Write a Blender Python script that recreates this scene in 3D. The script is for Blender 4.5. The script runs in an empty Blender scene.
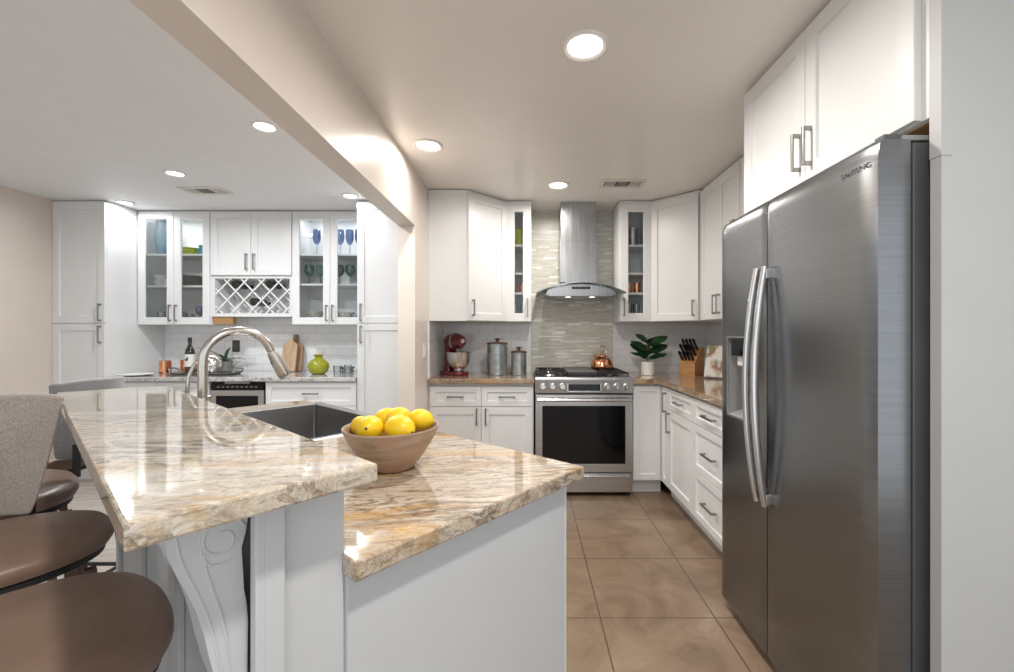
import bpy, bmesh, math, random
from mathutils import Vector, Matrix, noise
random.seed(7)
PI = math.pi
S = bpy.context.scene
COL = S.collection

# ------------------------------------------------------------------ camera
W_PX, H_PX = 1014.0, 672.0
F_PX, CX, CY = 432.0, 528.0, 334.0          # focal length and vanishing point of the photograph
CAM_Z = 1.264
cam_d = bpy.data.cameras.new('camera'); cam = bpy.data.objects.new('camera', cam_d); COL.objects.link(cam)
cam_d.sensor_width = 36.0; cam_d.lens = F_PX / W_PX * 36.0
cam_d.shift_x = -(CX - W_PX / 2) / W_PX; cam_d.shift_y = (CY - H_PX / 2) / W_PX
cam_d.clip_start = 0.02
cam.location = (0, 0, CAM_Z); cam.rotation_euler = (PI / 2, 0, 0)
S.camera = cam
# ------------------------------------------------------------------ world, exposure
wd = bpy.data.worlds.new('world'); S.world = wd; wd.use_nodes = True
bg = wd.node_tree.nodes['Background']; bg.inputs[0].default_value = (0.92, 0.96, 1.0, 1); bg.inputs[1].default_value = 1.05
S.view_settings.view_transform = 'Standard'; S.view_settings.look = 'None'
S.view_settings.gamma = 1.0; S.view_settings.use_curve_mapping = False
S.view_settings.exposure = 0.24
DL_KITCHEN, DL_DINING = 17.0, 15.0            # watts of each recessed lamp

ZC = 2.405                                   # ceiling
XL, XR = -0.785, 1.654                       # kitchen side walls
YB = 4.0                                     # kitchen back wall
YD = 4.28                                    # dining back wall
XD = -4.045                                  # dining left wall

# ------------------------------------------------------------------ materials
def new_mat(name):
    m = bpy.data.materials.new(name); m.use_nodes = True
    nt = m.node_tree; return m, nt, nt.nodes['Principled BSDF']
def N(nt, t, **kw):
    n = nt.nodes.new(t)
    for k, v in kw.items():
        if k in n.inputs: n.inputs[k].default_value = v
        else: setattr(n, k, v)
    return n
def L(nt, a, b): nt.links.new(a, b)
def ramp(nt, fac, stops):
    r = nt.nodes.new('ShaderNodeValToRGB'); e = r.color_ramp.elements
    while len(e) < len(stops): e.new(0.5)
    for el, (p, c) in zip(e, stops):
        el.position = p; el.color = (*c, 1) if len(c) == 3 else c
    L(nt, fac, r.inputs[0]); return r.outputs[0]
def mixc(nt, fac, a, b, mode='MIX'):
    m = nt.nodes.new('ShaderNodeMix'); m.data_type = 'RGBA'; m.blend_type = mode
    for i, v in ((0, fac), (6, a), (7, b)):
        if hasattr(v, 'is_linked') or hasattr(v, 'links'): L(nt, v, m.inputs[i])
        else: m.inputs[i].default_value = v if i == 0 else (*v, 1)
    return m.outputs[2]
def obj_coord(nt, scale=(1, 1, 1), rot=(0, 0, 0)):
    t = nt.nodes.new('ShaderNodeTexCoord'); mp = nt.nodes.new('ShaderNodeMapping')
    mp.inputs['Scale'].default_value = scale; mp.inputs['Rotation'].default_value = rot
    L(nt, t.outputs['Object'], mp.inputs['Vector']); return mp.outputs[0]
def bump(nt, h, strength, dist=0.002):
    b = N(nt, 'ShaderNodeBump', Strength=strength, Distance=dist); L(nt, h, b.inputs['Height']); return b.outputs[0]

def plain(name, col, rough=0.5, metal=0.0, var=0.03, nscale=6.0, coat=0.0, bumpy=0.0, bscale=80.0, spec=0.5):
    """painted / solid material with a faint procedural tone variation"""
    m, nt, b = new_mat(name)
    v = obj_coord(nt)
    nz = N(nt, 'ShaderNodeTexNoise', Scale=nscale, Detail=4.0); L(nt, v, nz.inputs['Vector'])
    lo = tuple(max(0, c * (1 - var)) for c in col); hi = tuple(min(1, c * (1 + var)) for c in col)
    L(nt, ramp(nt, nz.outputs[0], [(0.3, lo), (0.7, hi)]), b.inputs['Base Color'])
    b.inputs['Roughness'].default_value = rough; b.inputs['Metallic'].default_value = metal
    b.inputs['Coat Weight'].default_value = coat; b.inputs['Coat Roughness'].default_value = 0.08
    b.inputs['Specular IOR Level'].default_value = spec
    if bumpy:
        n2 = N(nt, 'ShaderNodeTexNoise', Scale=bscale, Detail=3.0); L(nt, v, n2.inputs['Vector'])
        L(nt, bump(nt, n2.outputs[0], bumpy), b.inputs['Normal'])
    return m

def brushed(name, col, rough=0.27, stretch=(1.5, 1.5, 160), amt=0.10, bs=0.05):
    m, nt, b = new_mat(name)
    nz = N(nt, 'ShaderNodeTexNoise', Scale=1.0, Detail=5.0, Roughness=0.6); L(nt, obj_coord(nt, stretch), nz.inputs['Vector'])
    lo = tuple(c * 0.9 for c in col); hi = tuple(min(1, c * 1.08) for c in col)
    L(nt, ramp(nt, nz.outputs[0], [(0.3, lo), (0.7, hi)]), b.inputs['Base Color'])
    mr = N(nt, 'ShaderNodeMapRange'); L(nt, nz.outputs[0], mr.inputs[0])
    mr.inputs['To Min'].default_value = rough - amt / 2; mr.inputs['To Max'].default_value = rough + amt / 2
    L(nt, mr.outputs[0], b.inputs['Roughness']); b.inputs['Metallic'].default_value = 1.0
    L(nt, bump(nt, nz.outputs[0], bs, 0.001), b.inputs['Normal'])
    return m

def granite(name, rot, cream, tan, brown, dark, gold, gold_amt, rough=0.06, grey=(0.42, 0.38, 0.35), fine=70.0, st=(2.2, 9.0, 9.0)):
    m, nt, b = new_mat(name)
    tc = nt.nodes.new('ShaderNodeTexCoord'); m1 = nt.nodes.new('ShaderNodeMapping'); m1.inputs['Rotation'].default_value = rot
    m2 = nt.nodes.new('ShaderNodeMapping'); m2.inputs['Scale'].default_value = st
    L(nt, tc.outputs['Object'], m1.inputs['Vector']); L(nt, m1.outputs[0], m2.inputs['Vector']); v = m2.outputs[0]
    w = N(nt, 'ShaderNodeTexNoise', Scale=0.8, Detail=3.0); L(nt, v, w.inputs['Vector'])
    add = nt.nodes.new('ShaderNodeMixRGB'); add.blend_type = 'ADD'; add.inputs[0].default_value = 0.55
    L(nt, v, add.inputs[1]); L(nt, w.outputs[1], add.inputs[2])
    a = N(nt, 'ShaderNodeTexNoise', Scale=1.25, Detail=9.0, Roughness=0.68, Distortion=1.0); L(nt, add.outputs[0], a.inputs['Vector'])
    base = ramp(nt, a.outputs[0], [(0.28, tan), (0.36, cream), (0.45, cream), (0.50, tan), (0.545, cream), (0.60, brown), (0.66, tan), (0.76, dark)])
    # thin dark veins
    vn = N(nt, 'ShaderNodeTexNoise', Scale=1.0, Detail=7.0, Roughness=0.62, Distortion=1.6); L(nt, add.outputs[0], vn.inputs['Vector'])
    sb = N(nt, 'ShaderNodeMath', operation='SUBTRACT'); L(nt, vn.outputs[0], sb.inputs[0]); sb.inputs[1].default_value = 0.5
    ab = N(nt, 'ShaderNodeMath', operation='ABSOLUTE'); L(nt, sb.outputs[0], ab.inputs[0])
    vm = ramp(nt, ab.outputs[0], [(0.0, (0.85,) * 3), (0.014, (0.62,) * 3), (0.06, (0,) * 3)])
    br = N(nt, 'ShaderNodeTexNoise', Scale=0.45, Detail=2.0); L(nt, v, br.inputs['Vector'])
    bm_ = ramp(nt, br.outputs[0], [(0.36, (0.1,) * 3), (0.56, (1,) * 3)])
    vmm = N(nt, 'ShaderNodeMath', operation='MULTIPLY'); L(nt, vm, vmm.inputs[0]); L(nt, bm_, vmm.inputs[1])
    c1 = mixc(nt, vmm.outputs[0], base, dark)
    # golden blooms
    g = N(nt, 'ShaderNodeTexNoise', Scale=0.55, Detail=5.0, Roughness=0.6, Distortion=0.6); L(nt, add.outputs[0], g.inputs['Vector'])
    gm = ramp(nt, g.outputs[0], [(0.52, (0,) * 3), (0.68, (gold_amt,) * 3)])
    c2 = mixc(nt, gm, c1, gold)
    gg = N(nt, 'ShaderNodeTexNoise', Scale=0.7, Detail=6.0, Roughness=0.7); L(nt, v, gg.inputs['Vector'])
    ggm = ramp(nt, gg.outputs[0], [(0.55, (0,) * 3), (0.75, (0.7,) * 3)])
    c3 = mixc(nt, ggm, c2, grey)
    # crystals
    f = N(nt, 'ShaderNodeTexNoise', Scale=fine, Detail=4.0, Roughness=0.7); L(nt, obj_coord(nt), f.inputs['Vector'])
    fm = ramp(nt, f.outputs[0], [(0.36, (0.62, 0.58, 0.54)), (0.47, (1, 1, 1)), (0.6, (1.0, 1.0, 1.0)), (0.72, (0.86, 0.8, 0.74))])
    c4 = mixc(nt, 0.75, c3, fm, 'MULTIPLY')
    L(nt, c4, b.inputs['Base Color']); b.inputs['Roughness'].default_value = rough; b.inputs['Coat Weight'].default_value = 0.45; b.inputs['Coat Roughness'].default_value = 0.015; b.inputs['Coat IOR'].default_value = 1.6
    b.inputs['Specular IOR Level'].default_value = 0.6
    return m

def brick_mat(name, bw, bh, mortar, c1, c2, cm, rough, axis='XZ', offset=0.5, bump_s=0.4, extra=None, smooth=0.1):
    m, nt, b = new_mat(name)
    t = nt.nodes.new('ShaderNodeTexCoord'); sep = nt.nodes.new('ShaderNodeSeparateXYZ'); cmb = nt.nodes.new('ShaderNodeCombineXYZ')
    L(nt, t.outputs['Object'], sep.inputs[0])
    L(nt, sep.outputs['XYZ'.index(axis[0])], cmb.inputs[0]); L(nt, sep.outputs['XYZ'.index(axis[1])], cmb.inputs[1])
    k = nt.nodes.new('ShaderNodeTexBrick'); k.offset = offset
    L(nt, cmb.outputs[0], k.inputs['Vector'])
    for n_, v_ in (('Scale', 1.0), ('Brick Width', bw), ('Row Height', bh), ('Mortar Size', mortar), ('Mortar Smooth', smooth), ('Bias', 0.0)):
        k.inputs[n_].default_value = v_
    k.inputs['Color1'].default_value = (*c1, 1); k.inputs['Color2'].default_value = (*c2, 1); k.inputs['Mortar'].default_value = (*cm, 1)
    col = k.outputs['Color']
    if extra: col = extra(nt, b, cmb.outputs[0], k, col)
    L(nt, col, b.inputs['Base Color']); b.inputs['Roughness'].default_value = rough
    inv = N(nt, 'ShaderNodeMath', operation='SUBTRACT'); inv.inputs[0].default_value = 1.0; L(nt, k.outputs['Fac'], inv.inputs[1])
    L(nt, bump(nt, inv.outputs[0], bump_s, 0.003), b.inputs['Normal'])
    return m

def emit(name, col, strength):
    m, nt, b = new_mat(name)
    nz = N(nt, 'ShaderNodeTexNoise', Scale=8.0); L(nt, ramp(nt, nz.outputs[0], [(0, col), (1, col)]), b.inputs['Emission Color'])
    b.inputs['Emission Strength'].default_value = strength; b.inputs['Base Color'].default_value = (0.9, 0.9, 0.9, 1); return m

def glass(name, tint=(1, 1, 1), refl=0.06, alpha=0.12, rough=0.02):
    """thin pane or vessel glass: tinted transparency plus a fresnel reflection"""
    m, nt, b = new_mat(name); nt.nodes.remove(b)
    out = nt.nodes['Material Output']
    tr = N(nt, 'ShaderNodeBsdfTransparent'); tr.inputs[0].default_value = (*tint, 1)
    gl = N(nt, 'ShaderNodeBsdfGlossy'); gl.inputs['Roughness'].default_value = rough
    df = N(nt, 'ShaderNodeBsdfDiffuse'); df.inputs[0].default_value = (*[c * 0.8 for c in tint], 1)
    fr = N(nt, 'ShaderNodeFresnel', IOR=1.40)
    mr = N(nt, 'ShaderNodeMapRange'); L(nt, fr.outputs[0], mr.inputs[0]); mr.inputs['To Min'].default_value = refl; mr.inputs['To Max'].default_value = 0.9
    m1 = N(nt, 'ShaderNodeMixShader'); m1.inputs[0].default_value = alpha; L(nt, tr.outputs[0], m1.inputs[1]); L(nt, df.outputs[0], m1.inputs[2])
    m2 = N(nt, 'ShaderNodeMixShader'); L(nt, mr.outputs[0], m2.inputs[0]); L(nt, m1.outputs[0], m2.inputs[1]); L(nt, gl.outputs[0], m2.inputs[2])
    L(nt, m2.outputs[0], out.inputs['Surface']); return m

def wood(name, c1, c2, scale=(4, 40, 4), rough=0.45):
    m, nt, b = new_mat(name)
    n1 = N(nt, 'ShaderNodeTexNoise', Scale=1.0, Detail=6.0, Distortion=0.6); L(nt, obj_coord(nt, scale), n1.inputs['Vector'])
    L(nt, ramp(nt, n1.outputs[0], [(0.32, c1), (0.68, c2)]), b.inputs['Base Color']); b.inputs['Roughness'].default_value = rough
    L(nt, bump(nt, n1.outputs[0], 0.08), b.inputs['Normal']); return m

M = {}
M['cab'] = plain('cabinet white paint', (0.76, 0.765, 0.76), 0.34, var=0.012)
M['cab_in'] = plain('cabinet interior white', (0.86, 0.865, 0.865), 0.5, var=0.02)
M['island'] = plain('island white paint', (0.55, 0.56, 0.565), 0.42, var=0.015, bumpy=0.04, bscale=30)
M['wall'] = plain('warm beige wall paint', (0.70, 0.615, 0.55), 0.5, var=0.015, bumpy=0.05, bscale=120)
M['wall_white'] = plain('soft white wall paint', (0.50, 0.505, 0.50), 0.5, var=0.015, bumpy=0.05, bscale=120)
M['ceil_k'] = plain('warm ceiling paint', (0.85, 0.805, 0.76), 0.33, var=0.02, nscale=2.5, bumpy=0.03, bscale=14)
M['ceil_d'] = plain('white ceiling paint', (0.84, 0.845, 0.85), 0.55, var=0.015)
M['beam'] = plain('cream beam paint', (0.74, 0.66, 0.59), 0.30, var=0.015, bumpy=0.03, bscale=60)
M['steel'] = brushed('brushed stainless steel', (0.54, 0.54, 0.54), 0.30, bs=0.015, amt=0.05)
M['steel_dark'] = brushed('fridge stainless steel', (0.255, 0.265, 0.275), 0.25, bs=0.02)
M['steel_hood'] = brushed('hood stainless steel', (0.36, 0.365, 0.37), 0.26, (40, 40, 2))
M['steel_sink'] = brushed('sink stainless steel', (0.40, 0.395, 0.39), 0.32, (2, 90, 2))
M['nickel'] = brushed('brushed nickel', (0.62, 0.59, 0.55), 0.24, (60, 60, 4), bs=0.02)
M['handle'] = brushed('satin nickel handles', (0.33, 0.32, 0.31), 0.30, (20, 20, 20), bs=0.02)
M['alu'] = brushed('satin aluminium', (0.72, 0.72, 0.72), 0.26, (50, 50, 3), bs=0.02)
M['galv'] = plain('galvanised metal', (0.42, 0.45, 0.46), 0.36, 0.9, var=0.22, nscale=22)
M['lidwood'] = wood('dark lid wood', (0.05, 0.025, 0.017), (0.10, 0.055, 0.035))
M['copper'] = plain('polished copper', (0.80, 0.36, 0.20), 0.16, 1.0, var=0.12, nscale=14)
M['black'] = plain('black enamel', (0.012, 0.012, 0.013), 0.22, var=0.2)
M['blackm'] = plain('black matte iron', (0.018, 0.018, 0.018), 0.5, var=0.2)
M['blackglass'] = plain('black oven glass', (0.004, 0.004, 0.005), 0.05, var=0.1, spec=0.35)
M['greyplastic'] = plain('dark grey plastic', (0.09, 0.09, 0.092), 0.4, var=0.1)
M['midplastic'] = plain('mid grey plastic', (0.30, 0.30, 0.30), 0.4, var=0.05)
M['red'] = plain('glossy red enamel', (0.13, 0.005, 0.009), 0.15, coat=0.7, var=0.05)
M['white_cer'] = plain('white ceramic', (0.78, 0.77, 0.74), 0.3, var=0.03)
M['white_plastic'] = plain('white plastic', (0.80, 0.79, 0.77), 0.35, var=0.02)
M['grey_cer'] = plain('grey stoneware', (0.23, 0.23, 0.22), 0.35, var=0.1)
M['yellow_cer'] = plain('lime yellow ceramic', (0.52, 0.55, 0.05), 0.25, var=0.06)
M['teal_cer'] = plain('teal ceramic', (0.04, 0.26, 0.30), 0.2, var=0.08)
M['lemon'] = plain('lemon peel', (0.83, 0.55, 0.012), 0.36, var=0.10, nscale=9, bumpy=0.25, bscale=260)
M['lemon_end'] = plain('lemon stem scar', (0.10, 0.085, 0.03), 0.7)
M['leaf'] = plain('dark fig leaf', (0.010, 0.045, 0.014), 0.28, var=0.35, nscale=18)
M['leaf2'] = plain('grey green leaf', (0.10, 0.17, 0.12), 0.4, var=0.3, nscale=18)
M['soil'] = plain('dark soil', (0.03, 0.02, 0.015), 0.9, var=0.3, nscale=60)
M['stem'] = plain('brown stem', (0.10, 0.08, 0.03), 0.6)
M['bottle'] = plain('dark bottle glass', (0.012, 0.016, 0.010), 0.06, var=0.1, spec=0.8)
M['label'] = plain('paper label', (0.74, 0.73, 0.70), 0.7)
M['blockwood'] = wood('honey block wood', (0.42, 0.20, 0.07), (0.58, 0.31, 0.12), (6, 6, 40))
M['boardwood'] = wood('light board wood', (0.45, 0.29, 0.17), (0.62, 0.44, 0.29), (30, 4, 4))
M['boardwood2'] = wood('brown board wood', (0.27, 0.15, 0.08), (0.42, 0.26, 0.15), (30, 4, 4))
M['boxwood'] = wood('tan wood', (0.33, 0.17, 0.07), (0.45, 0.26, 0.12), (4, 30, 4))
M['legwood'] = wood('dark brown metal legs', (0.06, 0.035, 0.025), (0.12, 0.07, 0.05), (40, 40, 4))
M['silver'] = plain('silver ornament', (0.75, 0.74, 0.72), 0.18, 1.0, var=0.3, nscale=30, bumpy=0.8, bscale=40)
M['galvtray'] = plain('pewter tray', (0.45, 0.44, 0.42), 0.3, 1.0, var=0.1)
M['vent'] = plain('vent white metal', (0.72, 0.68, 0.63), 0.45)
M['ventdark'] = plain('vent painted shadow', (0.09, 0.075, 0.065), 0.6)
M['lens'] = emit('lamp lens', (1.0, 0.96, 0.90), 9.0)
M['lens_d'] = emit('cool lamp lens', (0.95, 0.98, 1.0), 9.0)
M['trimring'] = plain('white lamp trim', (0.80, 0.76, 0.72), 0.4)
M['hoodlamp'] = emit('hood lamp', (1.0, 0.9, 0.75), 2.0)
M['pane'] = glass('cabinet pane', (0.97, 0.985, 0.985), 0.015, 0.0, 0.01)
M['hoodglass'] = glass('hood glass', (0.80, 0.86, 0.82), 0.12, 0.10)
M['clear'] = glass('clear drinking glass', (0.90, 0.93, 0.94), 0.10, 0.10)
M['blueglass'] = glass('blue glass', (0.36, 0.53, 0.80), 0.10, 0.30)
M['greenglass'] = glass('green glass', (0.22, 0.50, 0.44), 0.10, 0.35)
M['tealglass'] = plain('teal vase glass', (0.018, 0.115, 0.175), 0.25, var=0.35, nscale=5, spec=0.25)
M['limeglass'] = plain('lime vase glass', (0.30, 0.31, 0.012), 0.10, var=0.25, nscale=6, spec=0.7)
M['switch'] = plain('switch plate', (0.80, 0.76, 0.70), 0.35)
M['sw_dark'] = plain('dark outlet cover', (0.06, 0.055, 0.05), 0.35)
M['basket'] = plain('shell white', (0.68, 0.62, 0.54), 0.5, var=0.25, nscale=40, bumpy=0.5, bscale=60)

GR = (0, 0, 0)
M['granite_bar'] = granite('bar granite', (0, 0, math.radians(44)), (0.62, 0.56, 0.475), (0.48, 0.395, 0.29), (0.31, 0.235, 0.165), (0.09, 0.07, 0.055), (0.52, 0.34, 0.15), 0.75, grey=(0.38, 0.35, 0.32), st=(5.0, 22.0, 22.0))
M['granite_low'] = granite('island granite', (0, 0, math.radians(40)), (0.55, 0.475, 0.385), (0.43, 0.335, 0.23), (0.27, 0.18, 0.11), (0.09, 0.06, 0.04), (0.50, 0.29, 0.09), 0.8, grey=(0.36, 0.28, 0.21), st=(4.2, 17.0, 17.0))
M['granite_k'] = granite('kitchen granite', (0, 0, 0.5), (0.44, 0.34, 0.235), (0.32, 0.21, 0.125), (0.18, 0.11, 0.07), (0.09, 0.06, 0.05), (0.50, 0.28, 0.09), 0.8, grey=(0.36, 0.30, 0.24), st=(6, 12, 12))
M['granite_d'] = granite('dining granite', (0, 0, 0.2), (0.66, 0.66, 0.65), (0.52, 0.50, 0.48), (0.36, 0.34, 0.33), (0.14, 0.13, 0.13), (0.52, 0.50, 0.46), 0.3, grey=(0.40, 0.40, 0.41), fine=40, st=(8, 16, 16))

def fabric(name, c1, c2):
    m, nt, b = new_mat(name)
    w = N(nt, 'ShaderNodeTexNoise', Scale=1.0, Detail=2.0, Roughness=0.8); L(nt, obj_coord(nt, (420, 420, 160)), w.inputs['Vector'])
    L(nt, ramp(nt, w.outputs[0], [(0.34, c1), (0.66, c2)]), b.inputs['Base Color']); b.inputs['Roughness'].default_value = 0.9
    b.inputs['Sheen Weight'].default_value = 0.2
    L(nt, bump(nt, w.outputs[0], 0.3, 0.001), b.inputs['Normal']); return m
M['fabric'] = fabric('taupe tweed', (0.25, 0.212, 0.182), (0.43, 0.375, 0.325))
M['fabric_b'] = fabric('grey tweed', (0.25, 0.25, 0.26), (0.36, 0.36, 0.37))
def leather():
    m, nt, b = new_mat('brown leather')
    n1 = N(nt, 'ShaderNodeTexNoise', Scale=7.0, Detail=5.0); L(nt, obj_coord(nt), n1.inputs['Vector'])
    L(nt, ramp(nt, n1.outputs[0], [(0.3, (0.19, 0.118, 0.082)), (0.7, (0.29, 0.192, 0.140))]), b.inputs['Base Color'])
    b.inputs['Roughness'].default_value = 0.36
    n2 = N(nt, 'ShaderNodeTexVoronoi', Scale=320.0); L(nt, obj_coord(nt), n2.inputs['Vector'])
    L(nt, bump(nt, n2.outputs[0], 0.15, 0.001), b.inputs['Normal']); return m
M['leather'] = leather()
def bowlwood():
    m, nt, b = new_mat('washed mango wood')
    n1 = N(nt, 'ShaderNodeTexNoise', Scale=1.0, Detail=6.0, Distortion=0.8); L(nt, obj_coord(nt, (9, 9, 60)), n1.inputs['Vector'])
    n2 = N(nt, 'ShaderNodeTexNoise', Scale=9.0, Detail=2.0); L(nt, obj_coord(nt), n2.inputs['Vector'])
    c = ramp(nt, n1.outputs[0], [(0.3, (0.25, 0.16, 0.095)), (0.7, (0.46, 0.35, 0.25))])
    L(nt, mixc(nt, ramp(nt, n2.outputs[0], [(0.5, (0,) * 3), (0.65, (0.6,) * 3)]), c, (0.40, 0.22, 0.13)), b.inputs['Base Color'])
    b.inputs['Roughness'].default_value = 0.38; return m
M['bowl'] = bowlwood()
def tiles(nt, b, vec, k, col):
    n1 = N(nt, 'ShaderNodeTexNoise', Scale=3.2, Detail=8.0, Roughness=0.65, Distortion=0.9); L(nt, vec, n1.inputs['Vector'])
    c = ramp(nt, n1.outputs[0], [(0.28, (0.135, 0.088, 0.054)), (0.48, (0.225, 0.155, 0.102)), (0.60, (0.265, 0.187, 0.126)), (0.78, (0.35, 0.265, 0.19))])
    return mixc(nt, k.outputs['Fac'], mixc(nt, 0.5, c, col, 'MULTIPLY'), (0.10, 0.062, 0.04))
M['floor'] = brick_mat('travertine tile', 0.511, 0.508, 0.0032, (1, 1, 1), (0.86, 0.84, 0.82), (0.3, 0.2, 0.13), 0.30, 'XY', 0.0, 0.25, tiles)
def planks(nt, b, vec, k, col):
    mp = nt.nodes.new('ShaderNodeMapping'); mp.inputs['Scale'].default_value = (3, 40, 1); L(nt, vec, mp.inputs['Vector'])
    n1 = N(nt, 'ShaderNodeTexNoise', Scale=1.0, Detail=6.0, Distortion=0.5); L(nt, mp.outputs[0], n1.inputs['Vector'])
    c = ramp(nt, n1.outputs[0], [(0.3, (0.36, 0.30, 0.26)), (0.7, (0.58, 0.53, 0.48))])
    return mixc(nt, 0.6, c, col, 'MULTIPLY')
M['planks'] = brick_mat('washed plank floor', 1.2, 0.15, 0.002, (1, 1, 1), (0.66, 0.64, 0.62), (0.3, 0.27, 0.25), 0.35, 'XY', 0.37, 0.2, planks)
M['subway'] = brick_mat('white subway tile', 0.15, 0.075, 0.0022, (0.86, 0.87, 0.88), (0.81, 0.82, 0.83), (0.68, 0.68, 0.68), 0.12, 'XZ', 0.5, 0.5)
M['subway_side'] = brick_mat('white subway tile side', 0.15, 0.075, 0.0022, (0.86, 0.87, 0.88), (0.81, 0.82, 0.83), (0.68, 0.68, 0.68), 0.12, 'YZ', 0.5, 0.5)
def mosaic():
    m, nt, b = new_mat('glass and stone strip mosaic')
    t = nt.nodes.new('ShaderNodeTexCoord'); sp = nt.nodes.new('ShaderNodeSeparateXYZ'); L(nt, t.outputs['Object'], sp.inputs[0])
    def mth(op, a, b_=None):
        n = N(nt, 'ShaderNodeMath', operation=op)
        for i, v in enumerate((a, b_)):
            if v is None: continue
            if isinstance(v, (int, float)): n.inputs[i].default_value = v
            else: L(nt, v, n.inputs[i])
        return n.outputs[0]
    zr = mth('DIVIDE', sp.outputs[2], 0.0145); row = mth('FLOOR', zr)
    w1 = N(nt, 'ShaderNodeTexWhiteNoise', noise_dimensions='1D'); L(nt, row, w1.inputs['W'])
    xr = mth('ADD', mth('DIVIDE', sp.outputs[0], 0.115), mth('MULTIPLY', w1.outputs['Value'], 7.3)); colm = mth('FLOOR', xr)
    cb = nt.nodes.new('ShaderNodeCombineXYZ'); L(nt, colm, cb.inputs[0]); L(nt, row, cb.inputs[1])
    w2 = N(nt, 'ShaderNodeTexWhiteNoise', noise_dimensions='2D'); L(nt, cb.outputs[0], w2.inputs['Vector'])
    c = ramp(nt, w2.outputs['Value'], [(0.0, (0.58, 0.55, 0.47)), (0.3, (0.66, 0.63, 0.55)), (0.6, (0.72, 0.69, 0.61)), (0.80, (0.58, 0.58, 0.52)), (0.88, (0.68, 0.66, 0.58)), (0.92, (0.92, 0.91, 0.87))])
    nz = N(nt, 'ShaderNodeTexNoise', Scale=1.0, Detail=4.0); mp = nt.nodes.new('ShaderNodeMapping'); mp.inputs['Scale'].default_value = (14, 14, 90); L(nt, t.outputs['Object'], mp.inputs[0]); L(nt, mp.outputs[0], nz.inputs['Vector'])
    c = mixc(nt, 0.6, c, ramp(nt, nz.outputs[0], [(0.3, (0.72, 0.72, 0.70)), (0.7, (1, 1, 1))]), 'MULTIPLY')
    fz = mth('FRACT', zr); fx = mth('FRACT', xr)
    g = mth('MAXIMUM', mth('LESS_THAN', fz, 0.10), mth('LESS_THAN', fx, 0.012))
    L(nt, mixc(nt, g, c, (0.50, 0.475, 0.41)), b.inputs['Base Color'])
    L(nt, ramp(nt, w2.outputs['Value'], [(0.0, (0.32,) * 3), (0.88, (0.28,) * 3), (0.92, (0.06,) * 3)]), b.inputs['Roughness'])
    L(nt, bump(nt, mth('SUBTRACT', 1.0, g), 0.3, 0.002), b.inputs['Normal'])
    return m
M['mosaic'] = mosaic()
def cookcover():
    m, nt, b = new_mat('cookbook cover print')
    v = obj_coord(nt)
    n1 = N(nt, 'ShaderNodeTexVoronoi', Scale=26.0); L(nt, v, n1.inputs['Vector'])
    n2 = N(nt, 'ShaderNodeTexNoise', Scale=9.0, Detail=2.0); L(nt, v, n2.inputs['Vector'])
    c = ramp(nt, n1.outputs['Color'], [(0.1, (0.05, 0.03, 0.02)), (0.35, (0.35, 0.12, 0.05)), (0.5, (0.62, 0.55, 0.45)), (0.65, (0.10, 0.16, 0.05)), (0.8, (0.50, 0.28, 0.12)), (0.95, (0.7, 0.68, 0.64))])
    L(nt, mixc(nt, ramp(nt, n2.outputs[0], [(0.40, (1,) * 3), (0.52, (0,) * 3)]), c, (0.66, 0.64, 0.60)), b.inputs['Base Color'])
    b.inputs['Roughness'].default_value = 0.3; return m
M['cover'] = cookcover()

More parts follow.
